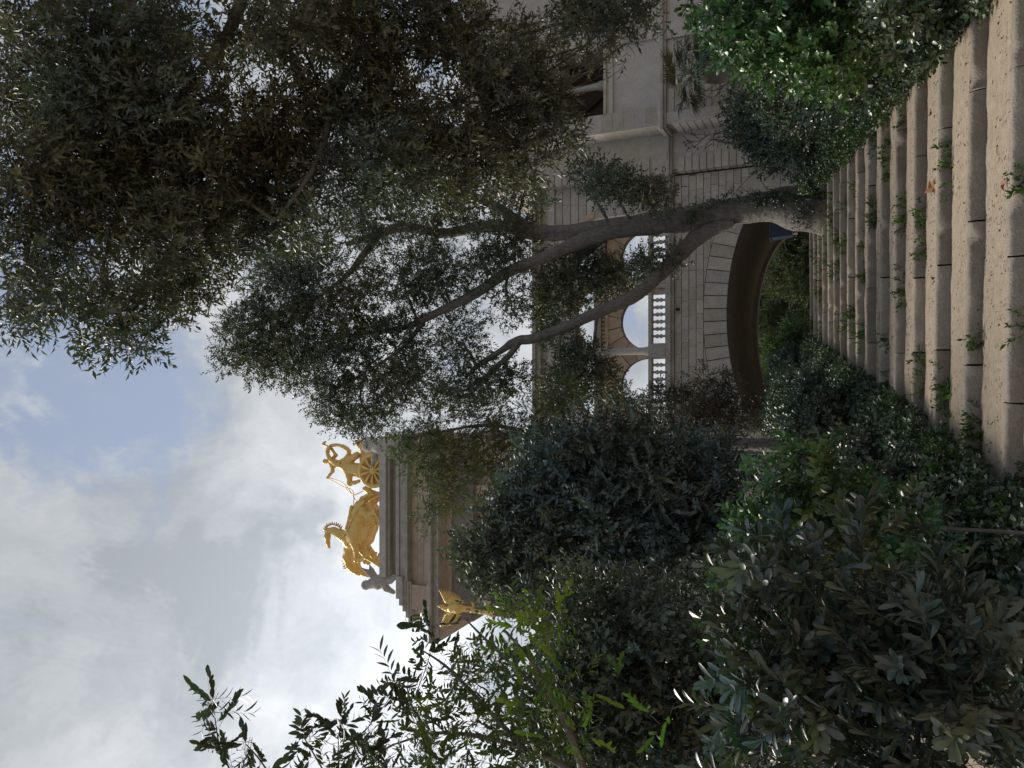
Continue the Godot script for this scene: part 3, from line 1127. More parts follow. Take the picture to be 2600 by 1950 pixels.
const DM := 33.0
func make_monument() -> void:
	var root := thing("fountain_monument", "tall stone monument with a stepped attic carrying the gilded chariot", "monument", Vector3(-6, stair_y(TOPSTEP), -DM))
	var y0 := stair_y(TOPSTEP)
	# attic: slab, shadow gap, mouldings
	mbox("top_slab", 1108, 1464, 963, 979, DM, 5, M.gray2, root)
	mbox("moulding", 1110, 1462, 979, 983, DM + 0.1, 4.8, M.gray3, root)
	mbox("moulding", 1111, 1461, 983, 989, DM + 0.16, 4.8, M.gray1, root)
	mbox("recessed_frieze", 1113, 1459, 989, 1005, DM + 0.5, 4.4, M.gray3, root)
	mbox("moulding", 1110, 1462, 1005, 1013, DM + 0.12, 4.8, M.gray1, root)
	mbox("band", 1110, 1462, 1013, 1027, DM + 0.2, 4.8, M.gray0, root)
	mbox("moulding", 1106, 1474, 1027, 1034, DM - 0.05, 5, M.gray3, root)
	mbox("band", 1104, 1480, 1034, 1043, DM + 0.3, 4.6, M.gray1, root)
	# the wall under the attic, of stone blocks
	var wl := xx(1560, 1070, DM + 0.4)
	var wr := xx(1112, 1070, DM + 0.4)
	box("attic_core", Vector3(wl, hy(1200, DM + 0.4), -DM - 5), Vector3(wr, hy(1043, DM + 0.4), -DM - 0.46), M.joint, root)
	courses(root, "attic_block", wl, wr, hy(1092, DM + 0.4), hy(1044, DM + 0.4), -DM - 0.4, -DM - 0.6, 0.4, 0.5, 1.3, [], "pink", 0.012)
	# corner pier with its stepped cornice
	mbox("corner_pedestal", 1464, 1520, 1005, 1013, DM - 0.05, 2.2, M.gray2, root)
	mbox("corner_cornice", 1464, 1537, 1013, 1022, DM - 0.1, 2.4, M.gray1, root)
	mbox("corner_cornice", 1468, 1552, 1022, 1030, DM - 0.0, 2.4, M.gray3, root)
	mbox("corner_cornice", 1470, 1568, 1030, 1037, DM + 0.06, 2.4, M.gray1, root)
	mbox("corner_cornice", 1476, 1582, 1037, 1044, DM + 0.12, 2.4, M.gray3, root)
	mbox("corner_pier", 1484, 1546, 1044, 1088, DM + 0.15, 2.2, M.pink3, root)
	mbox("corner_pier_base", 1480, 1552, 1084, 1090, DM + 0.05, 2.4, M.gray2, root)
	mbox("corner_bracket", 1546, 1572, 1044, 1056, DM + 0.5, 1.6, M.gray3, root)
	mbox("corner_return", 1546, 1566, 1056, 1088, DM + 0.7, 1.6, M.pink3, root)
	# main cornice with the carved frieze
	mbox("cornice", 1112, 1634, 1088, 1093, DM - 0.6, 8, M.gray1, root)
	mbox("carved_frieze", 1112, 1628, 1093, 1113, DM - 0.35, 7.6, M.gray3, root)
	mbox("cornice", 1112, 1622, 1113, 1117, DM - 0.25, 7.6, M.gray1, root)
	mbox("moulding", 1112, 1615, 1117, 1123, DM - 0.05, 7.4, M.pink3, root)
	mbox("moulding", 1112, 1606, 1123, 1128, DM + 0.1, 7.2, M.pink1, root)
	mbox("moulding", 1112, 1594, 1128, 1146, DM + 0.35, 7.0, M.pink3, root)
	mbox("moulding", 1112, 1582, 1146, 1160, DM + 0.5, 6.8, M.gray3, root)
	mbox("moulding", 1112, 1568, 1160, 1176, DM + 0.7, 6.6, M.pink3, root)
	# scrolls carved on the frieze
	var zf := -DM + 0.37
	for k in 35:
		var c := Vector3(xx(1118 + k * 14.6, 1103, DM - 0.35), hy(1103, DM - 0.35), zf)
		var s := 1.0 if k % 2 else -1.0
		var pts := []
		var rr := []
		for j in 9:
			var a := j * 0.62
			pts.append(c + Vector3(cos(a) * 0.13 * (1 - j * 0.08), s * sin(a) * 0.15 * (1 - j * 0.08), 0))
			rr.append(0.028 - j * 0.001)
		part("scroll", tube(pts, rr, 5), M.gray1, root)
	# body with pilasters
	var bl := xx(1556, 1200, DM + 1)
	var br := xx(1114, 1200, DM + 1)
	box("body_core", Vector3(bl, y0 - 0.2, -DM - 8), Vector3(br, hy(1176, DM + 0.7), -DM - 1.05), M.joint, root)
	courses(root, "body_block", bl, br, hy(1430, DM + 1), hy(1176, DM + 0.7), -DM - 1.0, -DM - 1.2, 0.5, 0.8, 1.9, [], "pink", 0.014)
	for p in [1140, 1260, 1400, 1520]:
		var x := xx(p, 1300, DM + 0.8)
		box("pilaster", Vector3(x - 0.45, y0, -DM - 1.1), Vector3(x + 0.45, hy(1200, DM + 0.7), -DM - 0.75), M.pink2, root)
		box("capital", Vector3(x - 0.55, hy(1200, DM + 0.7), -DM - 1.1), Vector3(x + 0.55, hy(1178, DM + 0.7), -DM - 0.68), M.gray2, root)
	# terrace wing further left
	var w := thing("terrace_wing", "low stone terrace wing with a vase pedestal left of the monument", "wall", Vector3(xx(1760, 1400, DM), y0, -DM))
	mbox("terrace_wall", 1560, 2300, 1420, 1990, DM + 0.5, 6, M.stone1, w)
	mbox("terrace_cornice", 1560, 2300, 1408, 1420, DM + 0.3, 6.4, M.gray2, w)
	mbox("pier", 1600, 1700, 1380, 1408, DM + 0.6, 1, M.stone2, w)
	mbox("pier_cap", 1590, 1712, 1360, 1380, DM + 0.4, 1.4, M.gray0, w)

# ---------------------------------------------------------------- sculptures
func bone(px0: float, py0: float, px1: float, py1: float, d0: float, d1: float, r0: float, r1: float) -> Array:
	return [at(px0, py0, d0), at(px1, py1, d1), r0, r1]

# pixel of the enlarged view of the horses, and of the chariot
func hz(x: float, y: float, d: float) -> Vector3:
	return at(820 + x * 0.12056, 1280 + y * 0.12056, d)

func cz(x: float, y: float, d: float) -> Vector3:
	return at(820 + x * 0.12658, 1090 + y * 0.12658, d)

func limb(out: Array, pts: Array, rads: Array) -> void:
	for k in range(pts.size() - 1):
		out.append([pts[k], pts[k + 1], rads[k], rads[k + 1]])

func horse(d: float, dx: float, dy: float, head: int) -> ArrayMesh:
	var b := []
	var q := func(x: float, y: float, o: float) -> Vector3: return hz(x + dx, y + dy, d + o)
	# trunk from the croup to the chest
	limb(b, [q.call(800, 60, 0), q.call(770, 200, 0), q.call(740, 430, 0), q.call(660, 640, 0), q.call(560, 800, 0)], [0.40, 0.47, 0.46, 0.47, 0.36])
	# neck and head
	if head == 0:
		limb(b, [q.call(520, 720, 0), q.call(370, 640, 0), q.call(230, 560, 0), q.call(130, 560, 0)], [0.38, 0.29, 0.2, 0.17])
		limb(b, [q.call(100, 570, 0), q.call(95, 680, 0), q.call(110, 820, 0), q.call(130, 910, 0)], [0.15, 0.17, 0.105, 0.085])
		limb(b, [q.call(60, 555, -0.06), q.call(15, 580, -0.06)], [0.035, 0.012])
		limb(b, [q.call(60, 545, 0.08), q.call(10, 560, 0.08)], [0.035, 0.012])
	else:
		limb(b, [q.call(560, 760, 0), q.call(490, 930, 0), q.call(440, 1100, 0), q.call(480, 1280, 0)], [0.38, 0.3, 0.23, 0.18])
		limb(b, [q.call(490, 1290, 0), q.call(560, 1360, 0), q.call(640, 1430, 0), q.call(700, 1460, 0)], [0.16, 0.16, 0.1, 0.08])
		limb(b, [q.call(450, 1340, 0.05), q.call(385, 1420, 0.05)], [0.035, 0.012])
	# hind legs
	for o in [-0.2, 0.2]:
		var e: float = 60.0 if o > 0 else 0.0
		limb(b, [q.call(860, 110 + e, o), q.call(960, 260 + e, o), q.call(1075, 130 + e, o), q.call(1180, 330 + e, o), q.call(1290, 420 + e, o), q.call(1300, 480 + e, o)], [0.32, 0.2, 0.125, 0.08, 0.07, 0.09])
	# fore legs, one raised
	limb(b, [q.call(650, 820, -0.22), q.call(700, 1000, -0.22), q.call(690, 1180, -0.22), q.call(880, 1110, -0.22), q.call(930, 990, -0.22)], [0.2, 0.14, 0.1, 0.075, 0.085])
	limb(b, [q.call(660, 800, 0.22), q.call(780, 960, 0.22), q.call(900, 1120, 0.22), q.call(1060, 1220, 0.22), q.call(1180, 1300, 0.22)], [0.2, 0.14, 0.1, 0.075, 0.085])
	# tail
	limb(b, [q.call(790, 10, 0), q.call(830, -110, 0), q.call(960, -190, 0), q.call(1080, -200, 0)], [0.1, 0.14, 0.11, 0.04])
	return figure(b, 0.045, 0.1)

func mane(d: float, dx: float, dy: float, pts: Array) -> ArrayMesh:
	var st := SurfaceTool.new()
	st.begin(Mesh.PRIMITIVE_TRIANGLES)
	for k in range(pts.size() - 1):
		for j in 3:
			var t := (j + rng.randf_range(-0.2, 0.2)) / 3.0
			var a: Vector2 = pts[k].lerp(pts[k + 1], t)
			var dir: Vector2 = (pts[k + 1] - pts[k]).normalized()
			var o := Vector2(dir.y, -dir.x)
			var tip := a + o * rng.randf_range(24, 44)
			var m := tube([hz(a.x + dx - o.x * 30, a.y + dy - o.y * 30, d), hz(tip.x + dx, tip.y + dy, d + rng.randf_range(-0.06, 0.06))], [0.07, 0.02], 5)
			st.append_from(m, 0, Transform3D.IDENTITY)
	return st.commit()

func make_sculptures() -> void:
	var d := 34.2
	var root := thing("quadriga", "gilded sculpture of a chariot drawn by rearing horses on the monument attic", "sculpture", Vector3(xx(1280, 963, d), hy(963, DM), -d))
	var crest0 := [Vector2(30, 520), Vector2(90, 440), Vector2(190, 405), Vector2(320, 430), Vector2(430, 520)]
	var crest1 := [Vector2(400, 1330), Vector2(370, 1180), Vector2(390, 1040), Vector2(430, 950)]
	var h := part("horse", horse(d, 0, 0, 0), M.gold, root)
	part("mane", mane(d, 0, 0, crest0), M.gold, h, Vector3.ZERO)
	h = part("horse", horse(d + 1.0, 60, 20, 1), M.gold, root)
	part("mane", mane(d + 1.0, 60, 20, crest1), M.gold, h, Vector3.ZERO)
	h = part("horse", horse(d + 2.0, 190, 40, 1), M.gold, root)
	h = part("horse", horse(d + 3.0, 260, 60, 1), M.gold, root)
	# drapery over the near horse
	var dr := []
	limb(dr, [hz(870, -60, d - 0.42), hz(700, 130, d - 0.46), hz(600, 330, d - 0.47), hz(510, 560, d - 0.42), hz(360, 760, d - 0.3)], [0.1, 0.09, 0.07, 0.06, 0.04])
	limb(dr, [hz(600, 60, d - 0.3), hz(560, 300, d - 0.36), hz(480, 520, d - 0.34)], [0.1, 0.1, 0.06])
	part("harness", figure(dr, 0.035, 0.08), M.gold, root)
	# chariot: body, wheel, rail
	var ch := part("chariot", figure([[cz(760, 300, d + 0.5), cz(1000, 420, d + 0.5), 0.22, 0.45], [cz(1000, 420, d + 0.5), cz(1130, 800, d + 0.5), 0.5, 0.5], [cz(1130, 800, d + 0.5), cz(900, 1180, d + 0.5), 0.45, 0.16], [cz(880, 560, d + 0.6), cz(900, 820, d + 0.6), 0.42, 0.4], [cz(830, 1190, d + 0.4), cz(1000, 1290, d + 0.4), 0.12, 0.18], [cz(1000, 1290, d + 0.4), cz(1150, 1290, d + 0.4), 0.16, 0.1], [cz(700, 260, d + 0.4), cz(830, 480, d + 0.4), 0.16, 0.1]], 0.05, 0.12), M.gold, root)
	var wheel := part("wheel", lathe([Vector2(0.001, -0.05), Vector2(0.74, -0.05), Vector2(0.76, -0.1), Vector2(0.93, -0.1), Vector2(0.95, -0.06), Vector2(0.95, 0.06), Vector2(0.93, 0.1), Vector2(0.76, 0.1), Vector2(0.74, -0.02), Vector2(0.001, 0.0)], 36), M.gold, ch, cz(1010, 830, d - 0.35))
	wheel.basis = Basis(Vector3.RIGHT, PI / 2)
	wheel.set_meta("label", "chariot wheel with carved rosette")
	var rs := RandomNumberGenerator.new()
	rs.seed = 3
	for k in 10:
		var a := TAU * k / 10.0
		var s := part("spoke", tube([Vector3(cos(a) * 0.2, 0.05, sin(a) * 0.2), Vector3(cos(a) * 0.45, 0.1, sin(a) * 0.45), Vector3(cos(a) * 0.74, 0.03, sin(a) * 0.74)], [0.045, 0.07, 0.1], 6), M.gold, wheel)
		s.position = Vector3.ZERO
	var hub := part("hub", lathe([Vector2(0.001, 0.16), Vector2(0.1, 0.14), Vector2(0.2, 0.08), Vector2(0.24, 0.0)], 14), M.gold, wheel)
	hub.position = Vector3.ZERO
	# the charioteer
	var b := []
	var w := func(x: float, y: float, o := 0.0) -> Vector3: return cz(x, y, d + 0.2 + o)
	limb(b, [w.call(45, 645), w.call(85, 645)], [0.15, 0.13])
	limb(b, [w.call(90, 650), w.call(150, 660)], [0.08, 0.09])
	limb(b, [w.call(190, 610, 0.15), w.call(190, 740, -0.15)], [0.15, 0.15])
	limb(b, [w.call(200, 680), w.call(330, 700), w.call(440, 740)], [0.26, 0.21, 0.28])
	limb(b, [w.call(440, 740), w.call(600, 800), w.call(760, 830)], [0.28, 0.36, 0.42])
	limb(b, [w.call(470, 790, -0.15), w.call(530, 960, -0.15), w.call(535, 1090, -0.15), w.call(640, 1070, -0.15), w.call(720, 1040, -0.15)], [0.22, 0.17, 0.14, 0.11, 0.1])
	limb(b, [w.call(190, 740, -0.18), w.call(195, 840, -0.25), w.call(140, 910, -0.25), w.call(80, 980, -0.25)], [0.12, 0.1, 0.075, 0.065])
	limb(b, [w.call(190, 600, 0.18), w.call(260, 520, 0.2), w.call(180, 400, 0.2), w.call(110, 350, 0.2)], [0.12, 0.1, 0.075, 0.065])
	limb(b, [w.call(400, 650), w.call(560, 600), w.call(680, 520)], [0.16, 0.22, 0.2])
	var fig := part("charioteer", figure(b, 0.035, 0.07), M.gold, root)
	var veil := curve_pts([w.call(110, 470, 0.1), w.call(100, 400, 0.1), w.call(170, 330, 0.1), w.call(330, 320, 0.1), w.call(480, 390, 0.1), w.call(530, 480, 0.1), w.call(470, 590, 0.1), w.call(400, 650, 0.1)], [0.12, 0.11, 0.1, 0.11, 0.13, 0.13, 0.15, 0.2], 5)
	part("veil", tube(veil[0], veil[1], 8, 0.4), M.gold, fig, Vector3.ZERO)
	veil = curve_pts([w.call(150, 350, 0.0), w.call(90, 450, -0.1), w.call(130, 580, -0.2), w.call(260, 700, -0.3), w.call(350, 680, -0.25)], [0.06, 0.11, 0.12, 0.12, 0.05], 5)
	part("veil", tube(veil[0], veil[1], 8, 0.4), M.gold, fig, Vector3.ZERO)
	var torch := curve_pts([w.call(110, 350, 0.2), w.call(50, 320, 0.2), w.call(10, 290, 0.2), w.call(60, 240, 0.2)], [0.04, 0.06, 0.1, 0.03], 4)
	part("torch", tube(torch[0], torch[1], 7), M.gold, fig, Vector3.ZERO)
	for s in [[w.call(85, 980, -0.25), w.call(400, 1150, -0.2), w.call(620, 1300, -0.1), hz(560, 560, d - 0.3)], [w.call(85, 980, -0.25), w.call(180, 985, 0), w.call(450, 1120, 0), w.call(700, 1500, 0.3)], [w.call(410, 1150, -0.2), w.call(560, 1280, 0), w.call(650, 1310, 0), w.call(830, 1220, 0.3)]]:
		var c := curve_pts(s, [0.022, 0.025, 0.025, 0.02], 5)
		part("rein", tube(c[0], c[1], 5), M.gold, root)
	# stone cherubs at both corners of the attic
	var e := DM - 0.3
	var z := func(x: float, y: float, o := 0.0) -> Vector3: return at(780 + x * 0.39777, 1040 + y * 0.39777, DM + 0.3 + o)
	var cherub := thing("stone_cherub", "grey stone winged cherub leaning out at the left corner of the attic", "statue", z.call(545, 1160))
	b = []
	limb(b, [z.call(375, 1120), z.call(400, 1115)], [0.26, 0.22])
	limb(b, [z.call(415, 1108), z.call(450, 1100), z.call(490, 1090)], [0.28, 0.32, 0.26])
	limb(b, [z.call(490, 1095), z.call(505, 1140), z.call(550, 1165)], [0.22, 0.17, 0.12])
	limb(b, [z.call(490, 1075), z.call(530, 1090), z.call(566, 1070)], [0.22, 0.17, 0.12])
	limb(b, [z.call(425, 1090), z.call(470, 1060), z.call(540, 1065)], [0.13, 0.11, 0.08])
	limb(b, [z.call(425, 1120), z.call(450, 1135), z.call(480, 1130)], [0.12, 0.1, 0.08])
	part("body", figure(b, 0.045, 0.1), M.gray1, cherub)
	part("wing", figure([[z.call(430, 1075, 0.2), z.call(395, 1040, 0.2), 0.17, 0.15], [z.call(395, 1040, 0.2), z.call(345, 1012, 0.2), 0.15, 0.04]], 0.045, 0.08), M.gray1, cherub)
	part("wing", figure([[z.call(430, 1060, 0.5), z.call(410, 1025, 0.5), 0.16, 0.13], [z.call(410, 1025, 0.5), z.call(398, 990, 0.5), 0.13, 0.03]], 0.045, 0.08), M.gray1, cherub)
	cherub = thing("stone_cherub", "grey stone cherub seated beside the chariot wheel at the attic corner", "statue", z.call(560, 250))
	b = []
	limb(b, [z.call(385, 235), z.call(400, 240)], [0.3, 0.28])
	limb(b, [z.call(425, 235), z.call(470, 245), z.call(510, 250)], [0.26, 0.36, 0.34])
	limb(b, [z.call(500, 225), z.call(530, 215), z.call(570, 235)], [0.24, 0.2, 0.14])
	limb(b, [z.call(500, 270), z.call(535, 290), z.call(570, 310)], [0.22, 0.18, 0.12])
	limb(b, [z.call(375, 190), z.call(420, 200), z.call(470, 215)], [0.18, 0.2, 0.18])
	part("body", figure(b, 0.045, 0.12), M.gray2, cherub)
	part("wing", figure([[z.call(440, 270), z.call(430, 310, -0.1), 0.16, 0.17], [z.call(430, 310, -0.1), z.call(405, 370, -0.15), 0.16, 0.03]], 0.045, 0.08), M.gray3, cherub)
	# gilded griffin with raised wings on its post
	var g := func(x: float, y: float, o := 0.0) -> Vector3: return at(950 + x * 0.14919, 1440 + y * 0.14919, DM - 1.2 + o)
	var gr := thing("gilded_griffin", "gilded bird with raised wings standing on a gold post before the monument", "sculpture", g.call(2040, 770))
	b = []
	limb(b, [g.call(1130, 665, -0.1), g.call(1180, 680), g.call(1240, 720), g.call(1330, 700)], [0.07, 0.12, 0.11, 0.2])
	limb(b, [g.call(1080, 665, -0.16), g.call(1130, 670, -0.1)], [0.02, 0.06])
	limb(b, [g.call(1330, 700), g.call(1420, 700), g.call(1520, 700)], [0.24, 0.26, 0.12])
	limb(b, [g.call(1480, 670), g.call(1560, 680), g.call(1660, 690)], [0.1, 0.06, 0.05])
	limb(b, [g.call(1480, 730), g.call(1560, 740), g.call(1660, 745)], [0.1, 0.06, 0.05])
	part("body", figure(b, 0.035, 0.06), M.gold, gr)
	for s in 2:
		var sh: Vector2 = [Vector2(1330, 620), Vector2(1330, 780)][s]
		var tip: Vector2 = [Vector2(1105, 380), Vector2(1125, 1020)][s]
		var low: Vector2 = [Vector2(1560, 600), Vector2(1480, 830)][s]
		var el: Vector2 = [Vector2(1230, 590), Vector2(1220, 810)][s]
		var edge := curve_pts([g.call(sh.x, sh.y), g.call(el.x, el.y, 0.1), g.call((el.x + tip.x) / 2, (el.y + tip.y) / 2 + (8 if s else -8), 0.2), g.call(tip.x, tip.y, 0.3)], [0.1, 0.08, 0.06, 0.02], 4)
		var wing := part("wing", tube(edge[0], edge[1], 6), M.gold, gr)
		for k in 13:
			var t := k / 12.0
			var root2 := sh.lerp(el, minf(t * 2.0, 1.0)) if t < 0.5 else el.lerp(tip, (t - 0.5) * 2.0 * 0.85)
			var far := low.lerp(tip, t) + (low - tip).normalized().orthogonal() * (-60 if s == 0 else 60) * -sin(t * PI) * (1.0 if s == 0 else 1.0)
			part("feather", tube([g.call(root2.x, root2.y, 0.1 * t), g.call((root2.x + far.x) / 2, (root2.y + far.y) / 2, 0.15 * t), g.call(far.x, far.y, 0.25 * t)], [0.05, 0.055, 0.02], 5), M.gold, wing, Vector3.ZERO)
	var post := part("post", tube([g.call(2050, 790), g.call(1990, 785), g.call(1960, 780), g.call(1900, 770), g.call(1720, 745), g.call(1690, 735), g.call(1665, 720)], [0.22, 0.2, 0.13, 0.12, 0.11, 0.2, 0.2], 10), M.gold, gr)
	part("bracket", tube([g.call(1690, 710), g.call(1690, 640), g.call(1680, 590)], [0.07, 0.06, 0.12], 7), M.gold, gr)
	gr.position.y = gr.position.y
# ---------------------------------------------------------------- plants
var G := {}

func make_sprigs() -> void:
	var add := func(n: String, count: int, f: Callable) -> void:
		G[n] = []
		for k in count:
			G[n].append(f.call(k))
	add.call("oak", 4, func(k): return sprig(500 + k, 10, 0.07, 0.021, 0.17, 1.05))
	add.call("elm", 4, func(k): return sprig(520 + k, 9, 0.085, 0.042, 0.24, 1.05))
	add.call("grey", 4, func(k): return sprig(540 + k, 11, 0.075, 0.036, 0.26, 1.0, false, 0.4, 0.0, true))
	add.call("privet", 4, func(k): return sprig(560 + k, 10, 0.05, 0.026, 0.16, 0.95, false, 0.45))
	add.call("laurel", 4, func(k): return sprig(580 + k, 8, 0.07, 0.036, 0.14, 0.9, true, 0.45))
	add.call("pitto", 4, func(k): return sprig(600 + k, 15, 0.08, 0.023, 0.17, 1.0, true, 0.7, 0.55))
	add.call("pinnate", 4, func(k): return sprig(620 + k, 9, 0.062, 0.022, 0.15, 0.85, true, 0.45, 0.0, true))
	add.call("ivy", 3, func(k): return sprig(640 + k, 6, 0.05, 0.045, 0.14, 1.2, false, 0.35))
	add.call("weed", 3, func(k): return sprig(660 + k, 9, 0.032, 0.016, 0.07, 0.9, false, 0.45))

# a limb through pixels: [px, py, distance] and radii in metres
func limb_px(called: String, parent: Node3D, way: Array, rads: Array, seg := 12, lump := 0.25, mat: Material = null) -> Array:
	var ctrl := []
	for w in way:
		ctrl.append(w if w is Vector3 else at(w[0], w[1], w[2]))
	var c := curve_pts(ctrl, rads, 6)
	part(called, tube(c[0], c[1], seg, lump), mat if mat else M.bark, parent)
	return c[0]

# thin branches from the nearest limb point into each clump, then twigs that fan out
func branch_out(parent: Node3D, stems: Array, clumps: Array, r0: float, twigs: int) -> void:
	var st := SurfaceTool.new()
	st.begin(Mesh.PRIMITIVE_TRIANGLES)
	var any := false
	for c in clumps:
		var ctr: Vector3
		var rad: Vector3
		if c[0] is Vector3:
			ctr = c[0]
			rad = c[1]
		else:
			ctr = at(c[0], c[1], c[4])
			var s := per_px(c[0], c[4])
			rad = Vector3(c[3] * s, c[2] * s, c[5])
		var best: Vector3 = stems[0]
		for p in stems:
			if p.distance_to(ctr) + 0.5 * maxf(p.y - ctr.y, 0) < best.distance_to(ctr) + 0.5 * maxf(best.y - ctr.y, 0):
				best = p
		var mid := best.lerp(ctr, 0.5) + Vector3(rng.randfn(), absf(rng.randfn()) + 0.5, rng.randfn()) * best.distance_to(ctr) * 0.07
		var cv := curve_pts([best, mid, ctr], [r0, r0 * 0.7, r0 * 0.45], 5)
		part("branch", tube(cv[0], cv[1], 6, 0.2), M.bark, parent)
		for k in twigs:
			var from: Vector3 = cv[0][rng.randi_range(4, cv[0].size() - 1)]
			var to := ctr + Vector3(rng.randfn(), rng.randfn(), rng.randfn()).normalized() * rad * rng.randf_range(0.6, 0.95)
			var m := from.lerp(to, 0.5) + Vector3(rng.randfn(), rng.randfn(), rng.randfn()) * from.distance_to(to) * 0.1
			var t := curve_pts([from, m, to], [r0 * 0.3, r0 * 0.2, r0 * 0.07], 3)
			st.append_from(tube(t[0], t[1], 4), 0, Transform3D.IDENTITY)
			any = true
	if any:
		part("twigs", st.commit(), M.bark, parent).set_meta("kind", "stuff")

func make_central_tree() -> void:
	var d := 19.6
	var foot := at(2085, 548, d)
	foot.y = ground_h(foot.x, foot.z)
	var t := thing("evergreen_tree", "tall evergreen tree with a forked grey ivy-clad trunk at the edge of the steps", "tree", foot)
	var stems := []
	stems.append_array(limb_px("trunk", t, [foot + Vector3(0.05, -0.3, 0.0), [2040, 540, d], [1960, 524, d], [1856, 537, d], [1751, 555, d], [1645, 568, d], [1540, 581, d + 0.1], [1455, 588, d + 0.2], [1350, 592, d + 0.3], [1292, 575, d + 0.4], [1210, 577, d + 0.3], [1129, 592, d + 0.2], [1027, 577, d], [966, 594, d - 0.2], [880, 620, d - 0.3]], [0.62, 0.44, 0.37, 0.34, 0.34, 0.3, 0.28, 0.22, 0.19, 0.17, 0.16, 0.15, 0.15, 0.12, 0.08], 16, 0.3))
	for r in [[0.75, -0.1], [-0.55, 0.35], [-0.7, -0.25], [0.35, 0.6]]:
		limb_px("root", t, [foot + Vector3(0, 0.55, 0), foot + Vector3(r[0] * 0.55, 0.16, r[1] * 0.55), foot + Vector3(r[0] * 1.2, -0.12, r[1] * 1.2)], [0.3, 0.17, 0.06], 10)
	stems.append_array(limb_px("limb", t, [[1600, 580, d], [1520, 598, d - 0.1], [1455, 622, d - 0.2], [1373, 658, d - 0.4], [1292, 690, d - 0.5], [1210, 744, d - 0.6], [1129, 785, d - 0.6], [1080, 808, d - 0.6], [1015, 834, d - 0.5], [900, 850, d - 0.4]], [0.17, 0.2, 0.19, 0.17, 0.16, 0.14, 0.12, 0.11, 0.09, 0.04]))
	stems.append_array(limb_px("limb", t, [[1860, 560, d - 0.05], [1790, 590, d - 0.15], [1730, 640, d - 0.25], [1654, 716, d - 0.5], [1603, 757, d - 0.7], [1519, 792, d - 0.8], [1455, 822, d - 0.8], [1361, 858, d - 0.9], [1312, 866, d - 0.9], [1271, 891, d - 0.9], [1210, 931, d - 0.9], [1182, 960, d - 0.9]], [0.2, 0.22, 0.2, 0.17, 0.155, 0.15, 0.14, 0.13, 0.12, 0.09, 0.07, 0.04]))
	stems.append_array(limb_px("limb", t, [[1320, 865, d - 0.9], [1290, 905, d - 1.0], [1250, 940, d - 1.0], [1210, 985, d - 1.1], [1190, 1010, d - 1.1]], [0.09, 0.085, 0.07, 0.05, 0.02]))
	stems.append_array(limb_px("limb", t, [[960, 600, d - 0.2], [920, 650, d - 0.4], [880, 700, d - 0.7], [800, 760, d - 1.0]], [0.12, 0.11, 0.08, 0.03]))
	stems.append_array(limb_px("limb", t, [[1360, 590, d + 0.3], [1300, 555, d + 0.5], [1270, 530, d + 0.7], [1150, 480, d + 1.0], [1000, 450, d + 1.2]], [0.2, 0.17, 0.15, 0.12, 0.05]))
	stems.append_array(limb_px("limb", t, [[1080, 808, d - 0.6], [1050, 850, d - 0.7], [1000, 900, d - 0.9], [900, 960, d - 1.0]], [0.08, 0.07, 0.05, 0.02]))
	stems.append_array(limb_px("limb", t, [[1540, 590, d + 0.2], [1480, 640, d + 0.8], [1440, 690, d + 1.4], [1380, 720, d + 1.8]], [0.2, 0.19, 0.16, 0.1]))
	var clumps := [
		# around the forks
		[1560, 690, 80, 70, d + 0.6, 0.8, 260], [1470, 700, 90, 90, d + 0.6, 0.9, 260], [1640, 660, 45, 50, d - 0.3, 0.5, 230], [1700, 650, 40, 45, d - 0.4, 0.5, 200],
		[1400, 760, 70, 80, d + 0.4, 0.8, 230], [1430, 850, 60, 60, d - 0.3, 0.7, 230], [1480, 910, 70, 60, d - 0.5, 0.7, 260], [1440, 980, 70, 70, d - 0.6, 0.8, 280], [1530, 970, 45, 50, d - 0.4, 0.6, 230],
		[1560, 470, 75, 55, d - 1.5, 0.6, 230], [1640, 480, 70, 55, d - 1.5, 0.6, 210], [1500, 440, 60, 40, d - 1.2, 0.6, 170], [1690, 520, 40, 35, d - 1.0, 0.4, 130],
		# crown
		[1300, 620, 90, 90, d, 1.0, 200], [1230, 660, 90, 90, d - 0.6, 1.0, 190], [1290, 760, 70, 70, d - 0.6, 0.9, 120], [1180, 880, 80, 70, d - 0.9, 0.9, 190], [1150, 820, 80, 60, d, 0.9, 150],
		[1110, 700, 100, 90, d - 0.6, 1.1, 190], [1020, 700, 110, 110, d - 0.8, 1.2, 200], [1060, 960, 90, 80, d - 0.9, 1.0, 230], [1000, 870, 100, 90, d - 0.8, 1.1, 220], [960, 980, 90, 80, d - 0.9, 1.0, 220], [940, 1060, 70, 60, d - 0.9, 0.8, 210],
		[900, 780, 120, 110, d - 1.0, 1.3, 220], [860, 900, 100, 100, d - 1.0, 1.2, 230], [840, 1000, 70, 70, d - 1.0, 0.9, 220], [870, 1060, 50, 50, d - 1.0, 0.7, 190], [770, 850, 100, 100, d - 1.2, 1.2, 240], [740, 930, 70, 70, d - 1.2, 0.9, 220],
		[670, 830, 90, 90, d - 1.4, 1.1, 240], [650, 920, 60, 60, d - 1.4, 0.8, 190], [600, 850, 70, 70, d - 1.4, 0.9, 200], [570, 920, 45, 45, d - 1.4, 0.6, 120], [800, 700, 110, 110, d - 1.0, 1.3, 240], [700, 720, 100, 100, d - 1.2, 1.2, 240], [950, 560, 110, 100, d, 1.2, 220], [1100, 560, 90, 80, d, 1.0, 200], [1200, 520, 80, 80, d + 0.5, 1.0, 190], [1330, 500, 70, 70, d + 0.6, 0.9, 150],
		[1240, 980, 70, 60, d - 1.0, 0.9, 230], [1160, 1000, 70, 60, d - 1.0, 0.9, 240], [1300, 960, 55, 60, d - 0.9, 0.8, 160]]
	branch_out(t, stems, clumps, 0.05, 7)
